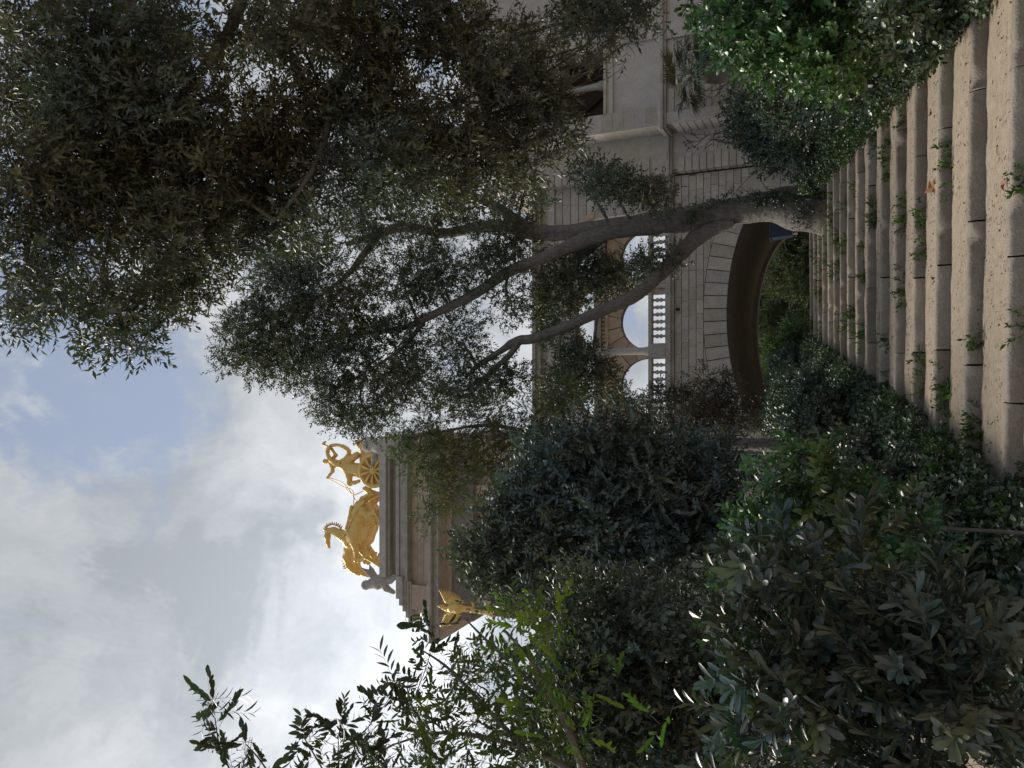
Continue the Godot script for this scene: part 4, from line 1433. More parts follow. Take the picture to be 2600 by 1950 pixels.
	foliage("crown", t, G.elm, M.leaf, clumps, Color(0.090, 0.105, 0.062), 0.3, 0.0, -0.12, 0.7, 1.0)
	# ivy on the trunk
	var buf := []
	var ivy := []
	for p in [[2080, 505, 30, 40], [2040, 560, 30, 20], [1960, 500, 60, 22], [2060, 520, 40, 34], [2000, 505, 45, 26], [1930, 505, 45, 20], [1860, 500, 40, 16], [1780, 535, 35, 26], [1750, 560, 20, 22], [1820, 510, 25, 14]]:
		ivy.append([p[0], p[1], p[2], p[3], d - 0.42, 0.14, 210])
	foliage("ivy", t, G.ivy, M.leaf, ivy, Color(0.055, 0.075, 0.038), 0.4, 0.2, -0.2, 1.5, 0.9)

func make_near_oak() -> void:
	var foot := Vector3(6.6, 0, -6.2)
	foot.y = ground_h(foot.x, foot.z)
	var t := thing("holm_oak", "dark holm oak whose dense crown overhangs the steps and hides the sky", "tree", foot)
	var stems := []
	stems.append_array(limb_px("trunk", t, [foot + Vector3(0, -0.3, 0), foot + Vector3(0, 1.5, 0), foot + Vector3(-0.3, 3.2, -0.1), foot + Vector3(-0.8, 5.0, 0.2), foot + Vector3(-1.2, 7.0, 0.5), foot + Vector3(-1.6, 9.5, 0.6)], [0.6, 0.45, 0.4, 0.3, 0.2, 0.08]))
	for w in [[[900, 60, 7.0], [850, 250, 6.5], [800, 420, 6.2], [700, 560, 6.0]], [[600, 40, 6.2], [450, 260, 5.4], [320, 500, 5.0], [260, 680, 4.8]], [[300, 20, 5.6], [180, 250, 4.8], [100, 480, 4.4], [60, 700, 4.2]], [[1150, 40, 7.5], [1200, 180, 7.4], [1250, 330, 7.4]]]:
		var way := [stems[rng.randi_range(14, 24)]]
		way.append_array(w)
		stems.append_array(limb_px("limb", t, way, [0.11, 0.065, 0.045, 0.03, 0.012].slice(0, way.size())))
	var clumps := []
	var cs := [
		[60, 60, 70, 70, 0.35], [180, 90, 90, 90, 0.7], [330, 110, 110, 110, 0.9], [480, 80, 110, 100, 0.9], [620, 90, 110, 110, 1.0], [760, 80, 110, 100, 1.0], [900, 100, 110, 110, 1.0], [1040, 90, 110, 110, 0.9], [1170, 90, 100, 100, 0.8], [1290, 60, 80, 70, 0.6],
		[90, 240, 110, 110, 0.9], [250, 270, 120, 120, 1.1], [410, 280, 120, 120, 1.1], [570, 270, 120, 120, 1.1], [720, 270, 120, 120, 1.1], [870, 280, 120, 120, 1.1], [1020, 280, 120, 120, 1.1], [1170, 260, 110, 110, 1.1], [1300, 230, 100, 90, 1.0], [1390, 290, 70, 70, 0.8], [1420, 340, 45, 45, 0.5],
		[80, 430, 110, 110, 0.9], [220, 450, 120, 110, 1.1], [380, 450, 120, 110, 1.1], [540, 440, 120, 110, 1.1], [690, 430, 120, 110, 1.0], [840, 440, 110, 100, 0.9], [980, 430, 110, 100, 0.9], [1120, 420, 100, 90, 0.8], [1240, 400, 90, 80, 0.8], [1340, 410, 60, 55, 0.5],
		[40, 600, 80, 80, 0.6], [150, 620, 80, 70, 0.7], [300, 600, 110, 90, 1.0], [440, 590, 110, 90, 1.0], [580, 570, 100, 90, 0.9], [700, 560, 90, 80, 0.7], [820, 570, 70, 60, 0.5],
		[60, 740, 70, 70, 0.9], [160, 780, 60, 65, 1.0], [250, 700, 60, 70, 0.8], [320, 780, 65, 60, 0.9], [340, 860, 45, 50, 1.0], [410, 720, 80, 80, 0.9], [500, 690, 70, 70, 0.7], [290, 870, 30, 35, 0.8], [20, 810, 40, 45, 0.8],
		[1360, 120, 60, 60, 0.6], [1430, 60, 55, 60, 0.7], [1500, 30, 60, 60, 0.9], [1580, 40, 60, 55, 0.9], [1650, 30, 40, 45, 0.7], [1500, 110, 40, 40, 0.5], [1590, 110, 40, 35, 0.45]]
	for c in cs:
		# the crown leans over the viewer: the higher in the picture, the nearer overhead
		var d := lerpf(4.3, 8.2, clampf(c[0] / 1500.0, 0, 1)) + rng.randf_range(-0.4, 0.4)
		clumps.append([c[0], c[1], c[2], c[3], d, 0.55, 760.0 * c[4]])
	branch_out(t, stems, clumps, 0.022, 6)
	foliage("crown", t, G.oak, M.leaf, clumps, Color(0.105, 0.11, 0.078), 0.45, -0.15, -0.10, 0.6, 1.18)
	# the rest of the crown, above and beside the frame
	var more := []
	for k in 5:
		more.append([Vector3(rng.randf_range(5.0, 8.5), rng.randf_range(7.5, 11.0), rng.randf_range(-7.5, -4.0)), Vector3(1.5, 1.1, 1.5), 70.0])
	foliage("crown", t, G.elm, M.leaf, more, Color(0.062, 0.064, 0.038), 0.3, 0.0, -0.2, 0.6, 1.6)

func make_left_trees() -> void:
	# twiggy lighter tree before the monument
	var d := 17.5
	var foot := at(2000, 1130, d)
	foot.y = ground_h(foot.x, foot.z)
	var t := thing("twiggy_tree", "twiggy olive-green tree with thin leaves hanging before the stone attic", "tree", foot)
	var stems := limb_px("trunk", t, [foot + Vector3(0, -0.2, 0), [1800, 1125, d], [1600, 1120, d], [1450, 1110, d], [1300, 1100, d]], [0.16, 0.13, 0.11, 0.08, 0.05])
	for w in [[[1450, 1110, d], [1300, 1160, d], [1180, 1230, d], [1080, 1260, d]], [[1380, 1105, d], [1250, 1080, d], [1150, 1090, d], [1060, 1110, d]], [[1300, 1100, d], [1240, 1140, d], [1130, 1190, d]], [[1450, 1110, d], [1420, 1030, d], [1380, 960, d]]]:
		stems.append_array(limb_px("limb", t, w, [0.06, 0.05, 0.035, 0.015].slice(0, w.size()), 8))
	var clumps := [[1070, 1150, 75, 80, d, 0.8, 190], [1130, 1240, 85, 80, d, 0.8, 200], [1160, 1140, 90, 80, d, 0.8, 200], [1250, 1200, 90, 100, d, 0.9, 190], [1290, 1110, 90, 80, d, 0.9, 230], [1380, 1060, 70, 70, d, 0.8, 240], [1090, 1310, 45, 50, d, 0.5, 130], [1020, 1110, 40, 50, d, 0.5, 150], [1240, 1050, 60, 60, d, 0.7, 210], [1400, 1170, 80, 80, d, 0.8, 230], [1440, 990, 50, 60, d, 0.7, 170], [1110, 1065, 60, 55, d, 0.7, 210]]
	branch_out(t, stems, clumps, 0.028, 14)
	foliage("crown", t, G.grey, M.leaf_soft, clumps, Color(0.12, 0.13, 0.08), 0.3, -0.1, -0.08, 0.9, 0.85)
	# dense blue-green tree
	d = 14.0
	foot = at(2060, 1290, d)
	foot.y = ground_h(foot.x, foot.z)
	t = thing("dense_tree", "dense blue-green broadleaf tree standing left of the arch before the monument", "tree", foot)
	stems = limb_px("trunk", t, [foot + Vector3(0, -0.2, 0), [1900, 1290, d], [1750, 1290, d], [1550, 1300, d], [1350, 1320, d]], [0.14, 0.12, 0.1, 0.08, 0.04])
	stems.append_array(limb_px("limb", t, [[1650, 1295, d], [1550, 1220, d], [1450, 1180, d], [1380, 1160, d]], [0.07, 0.06, 0.04, 0.02]))
	stems.append_array(limb_px("limb", t, [[1500, 1305, d], [1380, 1400, d], [1280, 1430, d], [1190, 1440, d]], [0.06, 0.05, 0.04, 0.02]))
	clumps = [[1210, 1420, 60, 70, d, 0.6, 204], [1280, 1470, 80, 80, d, 0.8, 210], [1300, 1390, 90, 80, d, 0.8, 204], [1330, 1290, 90, 90, d, 0.9, 204], [1400, 1180, 90, 90, d, 0.9, 204], [1500, 1130, 90, 80, d, 0.9, 204], [1450, 1260, 100, 100, d, 1.0, 204], [1430, 1380, 100, 100, d - 0.3, 1.0, 210], [1400, 1500, 90, 90, d - 0.3, 0.9, 186], [1560, 1230, 100, 100, d - 0.3, 1.0, 217], [1570, 1350, 100, 100, d - 0.4, 1.0, 217], [1550, 1450, 90, 90, d - 0.4, 0.9, 198], [1600, 1130, 80, 70, d, 0.8, 186], [1680, 1230, 90, 90, d - 0.4, 0.9, 204], [1700, 1330, 90, 90, d - 0.5, 0.9, 204], [1780, 1280, 80, 90, d - 0.5, 0.8, 186], [1700, 1430, 90, 90, d - 0.5, 0.9, 186], [1820, 1190, 70, 70, d, 0.8, 161], [1800, 1380, 80, 80, d - 0.6, 0.8, 173], [1870, 1290, 70, 90, d - 0.6, 0.8, 161], [1740, 1140, 60, 60, d, 0.7, 148]]
	branch_out(t, stems, clumps, 0.03, 8)
	foliage("crown", t, G.grey, M.leaf, clumps, Color(0.098, 0.125, 0.108), 0.35, -0.15, -0.22, 0.9, 1.6)
	# near tree with light leaves against the sky
	d = 4.6
	var f2 := Vector3(-3.4, 0, -4.2)
	f2.y = ground_h(f2.x, f2.z)
	t = thing("ash_sapling", "slender young tree with small pinnate leaves reaching up against bright sky", "tree", f2)
	stems = limb_px("trunk", t, [f2 + Vector3(0, -0.2, 0), f2 + Vector3(0.1, 1.2, 0), [1500, 2000, d], [1330, 1900, d], [1130, 1860, d], [1000, 1890, d]], [0.05, 0.04, 0.03, 0.018, 0.012, 0.006], 8)
	stems.append_array(limb_px("limb", t, [[1500, 2000, d], [1420, 1800, d], [1350, 1680, d], [1280, 1600, d]], [0.03, 0.02, 0.013, 0.007], 6))
	stems.append_array(limb_px("limb", t, [[1330, 1900, d], [1200, 1760, d], [1130, 1690, d], [1070, 1650, d]], [0.02, 0.014, 0.01, 0.005], 6))
	stems.append_array(limb_px("limb", t, [[1420, 1800, d], [1250, 1640, d], [1180, 1570, d]], [0.014, 0.01, 0.004], 6))
	# shoots against the sky, with every leaf stalk
	var shoots := [[[600, 1990, 3.4], [560, 1900, 3.4], [548, 1840, 3.4], [540, 1780, 3.4]], [[700, 1990, 3.4], [660, 1930, 3.4], [625, 1890, 3.4]], [[840, 1990, 3.6], [800, 1920, 3.6], [770, 1870, 3.6]], [[860, 1960, 3.8], [860, 1880, 3.8], [866, 1830, 3.8]], [[960, 1990, 3.9], [900, 1900, 3.9], [940, 1840, 3.9], [990, 1770, 3.9], [1000, 1730, 3.9]], [[1130, 1860, d], [1060, 1780, d], [1080, 1700, d], [1100, 1630, d], [1085, 1590, d]], [[1010, 1990, 4.0], [960, 1930, 4.0], [930, 1900, 4.0]]]
	var sprays := []
	for s in shoots:
		var pts := limb_px("shoot", t, s, [0.006, 0.005, 0.0035, 0.002, 0.0015].slice(0, s.size()), 5, 0.0)
		for k in range(3, pts.size(), 3):
			sprays.append([pts[k], Vector3.ONE * 0.02, 1700.0])
		sprays.append([pts[pts.size() - 1], Vector3.ONE * 0.02, 2400.0])
	foliage("shoot_leaves", t, G.pinnate, M.leaf, sprays, Color(0.055, 0.072, 0.04), 0.3, 0.35, -1.0, 2.0, 1.15)
	var near := [[1250, 1900, 80, 80, d, 0.5, 437], [1150, 1880, 80, 80, d, 0.5, 399], [1080, 1930, 70, 60, d, 0.5, 361], [1020, 1900, 60, 60, d, 0.5, 247], [1180, 1780, 70, 70, d, 0.5, 380], [1090, 1800, 60, 60, d, 0.5, 266], [1270, 1780, 70, 70, d, 0.5, 437], [1120, 1700, 55, 50, d, 0.4, 247], [1220, 1680, 60, 60, d, 0.4, 361], [1320, 1700, 60, 70, d, 0.4, 418], [1330, 1830, 70, 70, d, 0.5, 418], [1370, 1920, 70, 70, d, 0.5, 456], [1250, 1665, 45, 40, d, 0.3, 266], [930, 1930, 50, 40, d, 0.4, 228]]
	foliage("crown", t, G.pinnate, M.leaf, near, Color(0.10, 0.145, 0.045), 0.4, 0.15, -0.1, 1.6, 0.95)
	branch_out(t, stems, near, 0.009, 6)
	var bright := [[1330, 1590, 60, 45, d - 0.4, 0.25, 300], [1390, 1570, 50, 40, d - 0.4, 0.25, 330], [1430, 1490, 25, 20, d - 0.5, 0.15, 200], [1400, 1680, 45, 40, d - 0.4, 0.25, 230], [1480, 1700, 40, 40, d - 0.4, 0.2, 220], [1300, 1640, 40, 35, d - 0.4, 0.25, 260], [1480, 1780, 50, 45, d - 0.4, 0.25, 200], [1440, 1860, 55, 50, d - 0.4, 0.25, 220], [1560, 1740, 35, 30, d - 0.4, 0.2, 160], [1350, 1760, 50, 45, d - 0.4, 0.25, 220], [1690, 1800, 40, 40, d - 0.6, 0.2, 160]]
	foliage("young_leaves", t, G.pinnate, M.leaf_soft, bright, Color(0.16, 0.24, 0.045), 0.3, 0.2, -0.3, 1.6, 0.95)

func make_left_bushes() -> void:
	# glossy hedge
	var d := 5.6
	var foot := at(2150, 1760, d)
	foot.y = ground_h(foot.x, foot.z)
	var t := thing("glossy_hedge", "dark glossy small-leaved hedge under the young tree", "hedge", foot)
	var cl := [[1480, 1520, 80, 80, d + 0.6, 0.5, 672], [1500, 1620, 90, 80, d + 0.4, 0.5, 688], [1560, 1720, 100, 90, d, 0.5, 688], [1500, 1820, 100, 90, d, 0.5, 688], [1480, 1920, 100, 80, d, 0.5, 672], [1600, 1560, 90, 80, d + 0.5, 0.5, 640], [1650, 1650, 100, 90, d + 0.2, 0.5, 672], [1700, 1780, 110, 100, d, 0.5, 672], [1650, 1900, 110, 100, d, 0.5, 672], [1800, 1880, 110, 100, d, 0.5, 608], [1780, 1640, 90, 80, d + 0.3, 0.5, 608], [1420, 1740, 60, 70, d, 0.4, 480], [1400, 1860, 70, 80, d, 0.4, 480], [1950, 1800, 120, 110, d, 0.5, 560], [2100, 1750, 110, 110, d, 0.5, 560]]
	var stems := limb_px("stem", t, [foot + Vector3(0, -0.1, 0), [2000, 1750, d], [1800, 1740, d], [1600, 1720, d]], [0.02, 0.018, 0.015, 0.01], 7)
	branch_out(t, stems, cl, 0.016, 5)
	foliage("foliage", t, G.privet, M.leaf_gloss, cl, Color(0.08, 0.105, 0.078), 0.4, 0.1, -0.3, 1.4, 1.3)
	# taller dark shrubs behind the hedge
	var far := ["tall dark shrub behind the glossy hedge below the young tree", "broad dark shrub between the dense tree and the glossy hedge"]
	var fc := [[[1480, 1800, 90, 110], [1560, 1900, 110, 110], [1650, 1800, 110, 110], [1750, 1900, 110, 110], [1820, 1780, 110, 110], [1480, 1930, 90, 90]], [[1480, 1560, 80, 80], [1560, 1650, 100, 100], [1660, 1560, 100, 90], [1760, 1660, 100, 100], [1820, 1540, 90, 90], [1680, 1700, 100, 100], [1880, 1640, 90, 90]]]
	for q in 2:
		var dd := 9.5
		var ff := at(1990, 1850.0 if q == 0 else 1620.0, dd)
		ff.y = ground_h(ff.x, ff.z)
		var tt := thing("dark_shrub", far[q], "shrub", ff, "dark shrubs behind the hedge")
		var cc := []
		for c in fc[q]:
			cc.append([c[0], c[1], c[2], c[3], dd, 0.7, 330])
		var ss := limb_px("stem", tt, [ff + Vector3(0, -0.1, 0), ff + Vector3(0, 0.8, 0), ff + Vector3(0.1, 1.6, 0)], [0.06, 0.05, 0.03], 7)
		branch_out(tt, ss, cc, 0.02, 5)
		foliage("foliage", tt, G.elm, M.leaf, cc, Color(0.075, 0.098, 0.074), 0.35, 0.1, -0.5, 1.2, 0.9)
	# long-leaved bush in the foreground
	d = 3.2
	foot = at(2500, 1800, d)
	foot.y = ground_h(foot.x, foot.z)
	t = thing("long_leaved_bush", "dark bush of long narrow leaves in whorls, filling the corner beside the steps", "bush", foot)
	cl = []
	for k in 70:
		var x := rng.randf_range(1880, 2620)
		var y := rng.randf_range(1430, 1980)
		if x < 1850 + (1950 - y) * 0.12 or (y < 1560 and x > 2300):
			continue
		cl.append([x, y, 75, 70, d + rng.randf_range(-0.1, 0.35), 0.22, 320])
	stems = limb_px("stem", t, [foot + Vector3(0, -0.1, 0), [2400, 1790, d], [2200, 1760, d], [2050, 1700, d]], [0.014, 0.012, 0.01, 0.006], 7)
	branch_out(t, stems, cl, 0.005, 2)
	foliage("foliage", t, G.pitto, M.leaf_gloss, cl, Color(0.078, 0.10, 0.078), 0.3, 0.25, -0.4, 2.0, 0.95)
	# the shoots that stand out of it carry leaves one can pick apart
	var one := [single_leaf(0.085, 0.022, 0.12, 0.7), single_leaf(0.075, 0.025, 0.2, 0.7), single_leaf(0.095, 0.022, 0.05, 0.7)]
	var lm := []
	for c in [Color(0.042, 0.058, 0.034), Color(0.06, 0.072, 0.045), Color(0.034, 0.05, 0.034)]:
		var m := leafmat(0.25, Color(0.05, 0.08, 0.02), 0.6)
		m.vertex_color_use_as_albedo = false
		m.albedo_color = c.linear_to_srgb()
		lm.append(m)
	var n := 0
	for s in [[1990, 1620, 1850, 1560], [1990, 1700, 1830, 1600], [2030, 1560, 1900, 1470], [2060, 1760, 1870, 1650], [2080, 1660, 1960, 1540], [2130, 1720, 1990, 1610], [2090, 1850, 1900, 1740], [2170, 1600, 2040, 1480], [2200, 1800, 2040, 1700], [2240, 1700, 2110, 1590], [2120, 1930, 1960, 1830], [2260, 1890, 2090, 1800], [2290, 1590, 2150, 1500], [2330, 1780, 2200, 1690]]:
		var a := at(s[0], s[1], d - 0.1)
		var b := at(s[2], s[3], d - 0.28)
		var c := curve_pts([a, a.lerp(b, 0.5) + Vector3(0, 0.02, 0), b], [0.004, 0.0035, 0.002], 5)
		part("shoot", tube(c[0], c[1], 5), M.twig, t)
		for k in 20:
			if n >= 290:
				break
			n += 1
			var f := sqrt((k + 1.0) / 20.0)
			var p := a.lerp(b, f) + Vector3(0, 0.02 * sin(f * PI), 0)
			var dir := (b - a).normalized()
			var side := dir.cross(Vector3(rng.randfn(), rng.randfn(), rng.randfn())).normalized()
			var ld := (dir * rng.randf_range(0.5, 1.0) + side * rng.randf_range(0.4, 0.9) + Vector3(0, 0.25, 0)).normalized()
			var lx := ld.cross(Vector3(rng.randfn() * 0.4, 1, rng.randfn() * 0.4)).normalized()
			var o := part("leaf", one[rng.randi() % 3], lm[rng.randi() % 3], t, p)
			o.basis = Basis(lx, ld, lx.cross(ld)).scaled(Vector3.ONE * rng.randf_range(0.75, 1.1))
	# bright green shrub
	d = 5.2
	foot = at(2330, 1330, d)
	foot.y = ground_h(foot.x, foot.z)
	t = thing("bright_shrub", "bright green glossy shrub standing between the steps and the dark bush", "shrub", foot)
	cl = [[1900, 1430, 60, 60, d, 0.4, 420], [1930, 1330, 70, 70, d, 0.4, 430], [1980, 1230, 70, 70, d, 0.4, 430], [2020, 1330, 90, 90, d, 0.5, 430], [2020, 1440, 80, 80, d, 0.4, 420], [2090, 1230, 80, 80, d, 0.4, 400], [2130, 1330, 90, 90, d, 0.4, 380], [2050, 1160, 60, 60, d + 0.4, 0.4, 380], [1870, 1480, 40, 40, d, 0.3, 350], [2200, 1270, 80, 80, d, 0.4, 360], [2240, 1370, 80, 80, d, 0.4, 330], [2120, 1440, 80, 70, d, 0.4, 350], [1960, 1480, 60, 50, d, 0.3, 350], [2330, 1350, 80, 90, d, 0.4, 330]]
	stems = limb_px("stem", t, [foot + Vector3(0, -0.1, 0), [2200, 1330, d], [2100, 1330, d], [1980, 1330, d]], [0.012, 0.011, 0.01, 0.006], 7)
	branch_out(t, stems, cl, 0.01, 4)
	foliage("foliage", t, G.laurel, M.leaf_gloss, cl, Color(0.072, 0.135, 0.045), 0.35, 0.3, -0.4, 1.6, 0.85)
	foliage("yellow_leaves", t, G.laurel, M.leaf_soft, [[2180, 1400, 45, 45, d - 0.5, 0.12, 200], [2230, 1340, 40, 40, d - 0.5, 0.12, 200], [2260, 1430, 35, 40, d - 0.5, 0.12, 160]], Color(0.20, 0.17, 0.05), 0.4, 0.3, -0.5, 1.6, 0.95)
	# evergreen ground cover along the left edge of the steps, as separate bushes
	var labels := ["low evergreen bush beside the lowest steps, its leaves hanging over the kerb", "rounded laurel bush beside the lower left kerb stones", "laurel bush halfway up the left edge of the steps", "dark laurel bush on the left of the upper steps", "laurel hedge plant at the left end of the top step", "low laurel bush before the left jamb of the arch", "laurel bush between the bright shrub and the steps", "laurel bush at the foot of the dense tree", "clipped laurel under the left haunch of the arch", "low laurel covering the left ends of the lowest kerbs", "dark laurel under the bright shrub near the long-leaved bush", "spreading laurel in front of the lowest step beside the long-leaved bush", "small laurel at the left foot of the flight of steps"]
	var spots := [[0.3, -0.5, 0.5, 0.85], [1.7, -0.5, 0.55, 0.95], [3.8, -0.6, 0.6, 1.2], [6.7, -0.85, 0.7, 1.5], [9.9, -0.9, 0.75, 1.7], [13.6, -1.1, 0.95, 2.0], [2.2, -1.9, 0.85, 1.2], [6.4, -2.2, 1.1, 1.7], [16.6, -0.9, 1.0, 1.7], [-0.7, -0.6, 0.55, 0.9], [0.5, -1.4, 0.8, 0.95], [-1.6, -0.35, 0.45, 0.8], [-2.5, -0.2, 0.45, 0.75]]
	for k in spots.size():
		var s: Array = spots[k]
		var g: Vector3 = S0 + SN * s[0] + SE * s[1]
		g.y = ground_h(g.x, g.z)
		t = thing("laurel_bush", labels[k], "bush", g, "laurel bushes along the left of the steps")
		cl = []
		for j in 7:
			cl.append([g + Vector3(rng.randf_range(-0.7, 0.5) * s[3] * 0.6, s[2] * rng.randf_range(0.35, 0.8), rng.randf_range(-0.6, 0.6) * s[3]), Vector3(s[3] * 0.42, s[2] * 0.45, s[3] * 0.45), 420.0])
		stems = [g, g + Vector3(0, 0.1, 0)]
		branch_out(t, stems, cl, 0.014, 4)
		foliage("foliage", t, G.laurel, M.leaf_gloss if s[0] < 5 else M.leaf, cl, Color(0.07, 0.10, 0.074), 0.35, 0.35, -0.6, 1.8, 0.9 if s[0] < 5 else 1.1)

func make_right_bushes() -> void:
	var d := 8.2
	var foot := at(2250, 60, d)
	foot.y = ground_h(foot.x, foot.z)
	var t := thing("bright_bush", "tall bright green bush right of the steps before the pavilion wall", "bush", foot)
	var cl := [[1830, 40, 60, 60, d, 0.5, 400], [1870, 110, 60, 60, d, 0.5, 400], [1910, 50, 90, 90, d, 0.6, 420], [1960, 140, 70, 70, d, 0.5, 400], [2010, 60, 100, 100, d, 0.6, 420], [2050, 170, 60, 60, d, 0.5, 380], [2110, 70, 100, 100, d, 0.6, 400], [2130, 170, 70, 70, d, 0.5, 380], [1800, 0, 60, 50, d, 0.4, 350], [1960, -60, 120, 100, d, 0.6, 350], [2220, 60, 90, 110, d, 0.6, 350]]
	var stems := limb_px("stem", t, [foot + Vector3(0, -0.1, 0), [2150, 60, d], [2000, 60, d], [1900, 60, d]], [0.06, 0.05, 0.04, 0.02], 7)
	branch_out(t, stems, cl, 0.016, 4)
	foliage("foliage", t, G.laurel, M.leaf_gloss, cl, Color(0.078, 0.145, 0.048), 0.35, 0.1, -0.35, 1.3, 1.0)
	var labels := ["low dark bush overhanging the right end of the lowest steps", "dark laurel bush right of the lower steps below the bright bush", "dark laurel hedge plant right of the middle steps", "dark laurel plant leaning towards the trunk beside the upper steps", "rounded dark bush at the foot of the forked trunk", "dark bush behind the forked trunk before the grooved wall"]
	var spots := [[0.9, 4.55, 0.75, 1.0], [2.5, 4.75, 1.0, 1.25], [4.7, 5.05, 1.2, 1.5], [7.6, 5.2, 1.35, 1.6], [10.4, 5.1, 1.35, 1.5], [13.4, 6.0, 1.7, 2.0]]
	for k in spots.size():
		var s: Array = spots[k]
		var g: Vector3 = S0 + SN * s[0] + SE * s[1]
		g.y = ground_h(g.x, g.z)
		t = thing("laurel_bush", labels[k], "bush", g, "laurel bushes along the right of the steps")
		cl = []
		for j in 8:
			cl.append([g + Vector3(rng.randf_range(-0.5, 0.6) * s[3] * 0.7, s[2] * rng.randf_range(0.3, 0.8), rng.randf_range(-0.6, 0.6) * s[3]), Vector3(s[3] * 0.42, s[2] * 0.4, s[3] * 0.42), 420.0])
		branch_out(t, [g, g + Vector3(0, 0.2, 0)], cl, 0.014, 4)
		foliage("foliage", t, G.laurel, M.leaf_gloss if s[0] < 5 else M.leaf, cl, Color(0.06, 0.088, 0.06), 0.35, 0.3, -0.6, 1.6, 0.95)

func make_far_plants() -> void:
	var y := stair_y(TOPSTEP)
	# reddish shrubs before the bridge
	var cl := [[[1690, 1010, 70, 45], [1760, 1020, 60, 50], [1640, 1040, 40, 35], [1830, 1040, 50, 50], [1900, 1050, 50, 50]], [[1780, 960, 40, 30], [1830, 980, 50, 40], [1800, 1060, 60, 60], [1880, 1090, 60, 60], [1720, 1090, 60, 60]], [[1580, 1010, 30, 40], [1600, 1060, 45, 45], [1700, 1150, 60, 60], [1800, 1150, 70, 60]]]
	var labels := ["loose dark reddish shrub rising before the balustrade left of the arch", "small reddish shrub covering the left voussoirs of the arch", "tall thin shrub growing up to the gallery left of the arch"]
	for k in 3:
		var d := 24.5 - k * 0.9
		var foot := at(1980, cl[k][2][1], d)
		foot.y = ground_h(foot.x, foot.z)
		var t := thing("reddish_shrub", labels[k], "shrub", foot, "shrubs before the bridge")
		var cs := []
		for c in cl[k]:
			cs.append([c[0], c[1], c[2], c[3], d, 0.6, 190])
		var stems := limb_px("stem", t, [foot + Vector3(0, -0.1, 0), [1900, cl[k][2][1], d], [1800, cl[k][2][1] - 10, d]], [0.05, 0.04, 0.02], 7)
		branch_out(t, stems, cs, 0.02, 10)
		foliage("foliage", t, G.elm, M.leaf, cs, Color(0.085, 0.082, 0.068), 0.35, 0.2, -0.15, 1.2, 1.0)
	# planting seen through the arch
	var names := ["dark conifer-like bush seen through the arch beyond the path", "rounded green bush seen through the left half of the arch", "tall leafy bush far behind the arch", "tall dark tree seen through the right half of the arch", "broad leafy tree standing farthest behind the arch", "low green bush beyond the left jamb of the arch", "broad green bush closing the view through the arch"]
	var sp := [[6.4, -43, 2.8, 4.6, Color(0.08, 0.095, 0.06)], [1.6, -42, 2.2, 3.2, Color(0.08, 0.125, 0.065)], [3.2, -50, 2.6, 6.2, Color(0.085, 0.115, 0.065)], [8.2, -48, 3.4, 7.5, Color(0.075, 0.09, 0.055)], [0.6, -56, 4.5, 8.5, Color(0.085, 0.11, 0.068)], [-1.6, -41, 2.2, 3.4, Color(0.08, 0.115, 0.07)], [4.4, -47, 2.6, 4.4, Color(0.09, 0.11, 0.07)]]
	for k in sp.size():
		var s: Array = sp[k]
		var g := Vector3(s[0], ground_h(s[0], s[1]), s[1])
		var t := thing("garden_bush", names[k], "bush", g, "planting beyond the arch")
		var cs := []
		for j in 9:
			cs.append([g + Vector3(rng.randf_range(-0.6, 0.6) * s[2], s[3] * rng.randf_range(0.15, 0.85), rng.randf_range(-0.6, 0.6) * s[2]), Vector3(s[2] * 0.42, s[3] * 0.22, s[2] * 0.42), 190.0])
		branch_out(t, [g, g + Vector3(0, 0.6, 0), g + Vector3(0, 1.4, 0)], cs, 0.04, 5)
		foliage("foliage", t, G.elm, M.leaf_soft, cs, s[4], 0.4, 0.1, -0.2, 0.9, 1.3)

func make_palm() -> void:
	var d := 25.0
	var foot := at(1990, 185, d)
	foot.y = ground_h(foot.x, foot.z)
	var t := thing("fan_palm", "small fan palm with a leaning dark trunk before the grooved pavilion wall", "palm", foot)
	limb_px("trunk", t, [foot + Vector3(0, -0.2, 0), [1903, 188, d], [1840, 195, d], [1775, 196, d], [1745, 186, d]], [0.2, 0.19, 0.18, 0.15, 0.08], 9, 0.5, M.palm_bark)
	var heart := at(1755, 188, d)
	var mats := []
	for c in [Color(0.035, 0.06, 0.045), Color(0.05, 0.075, 0.045), Color(0.075, 0.075, 0.045)]:
		var m := leafmat(0.4, Color(0.03, 0.05, 0.02))
		m.vertex_color_use_as_albedo = false
		m.albedo_color = c.linear_to_srgb()
		mats.append(m)
	for k in 28:
		var a := TAU * k / 28.0 + rng.randf_range(-0.2, 0.2)
		var el := rng.randf_range(-0.7, 0.9)
		var dir := Vector3(cos(a) * cos(el), sin(el), sin(a) * cos(el))
		var end := heart + dir * rng.randf_range(0.55, 0.95)
		var st := SurfaceTool.new()
		st.begin(Mesh.PRIMITIVE_TRIANGLES)
		var side := dir.cross(Vector3.UP).normalized()
		var nn := side.cross(dir)
		for j in 17:
			var b := lerpf(-1.45, 1.45, j / 16.0)
			var bd := (dir * cos(b) + side * sin(b)).normalized()
			var bl := rng.randf_range(0.55, 0.75) * (0.75 + 0.25 * cos(b))
			leaf_into(st, end, bd, (nn + side * rng.randf_range(-0.3, 0.3)).normalized(), bl, 0.06, false, rng.randf_range(0.1, 0.35), 0.5)
		st.generate_normals()
		var fr := part("frond", st.commit(), mats[k % 3], t)
		part("stalk", tube([heart, heart.lerp(end, 0.5) + Vector3(0, 0.03, 0), end], [0.018, 0.014, 0.01], 5), mats[1], fr, Vector3.ZERO)

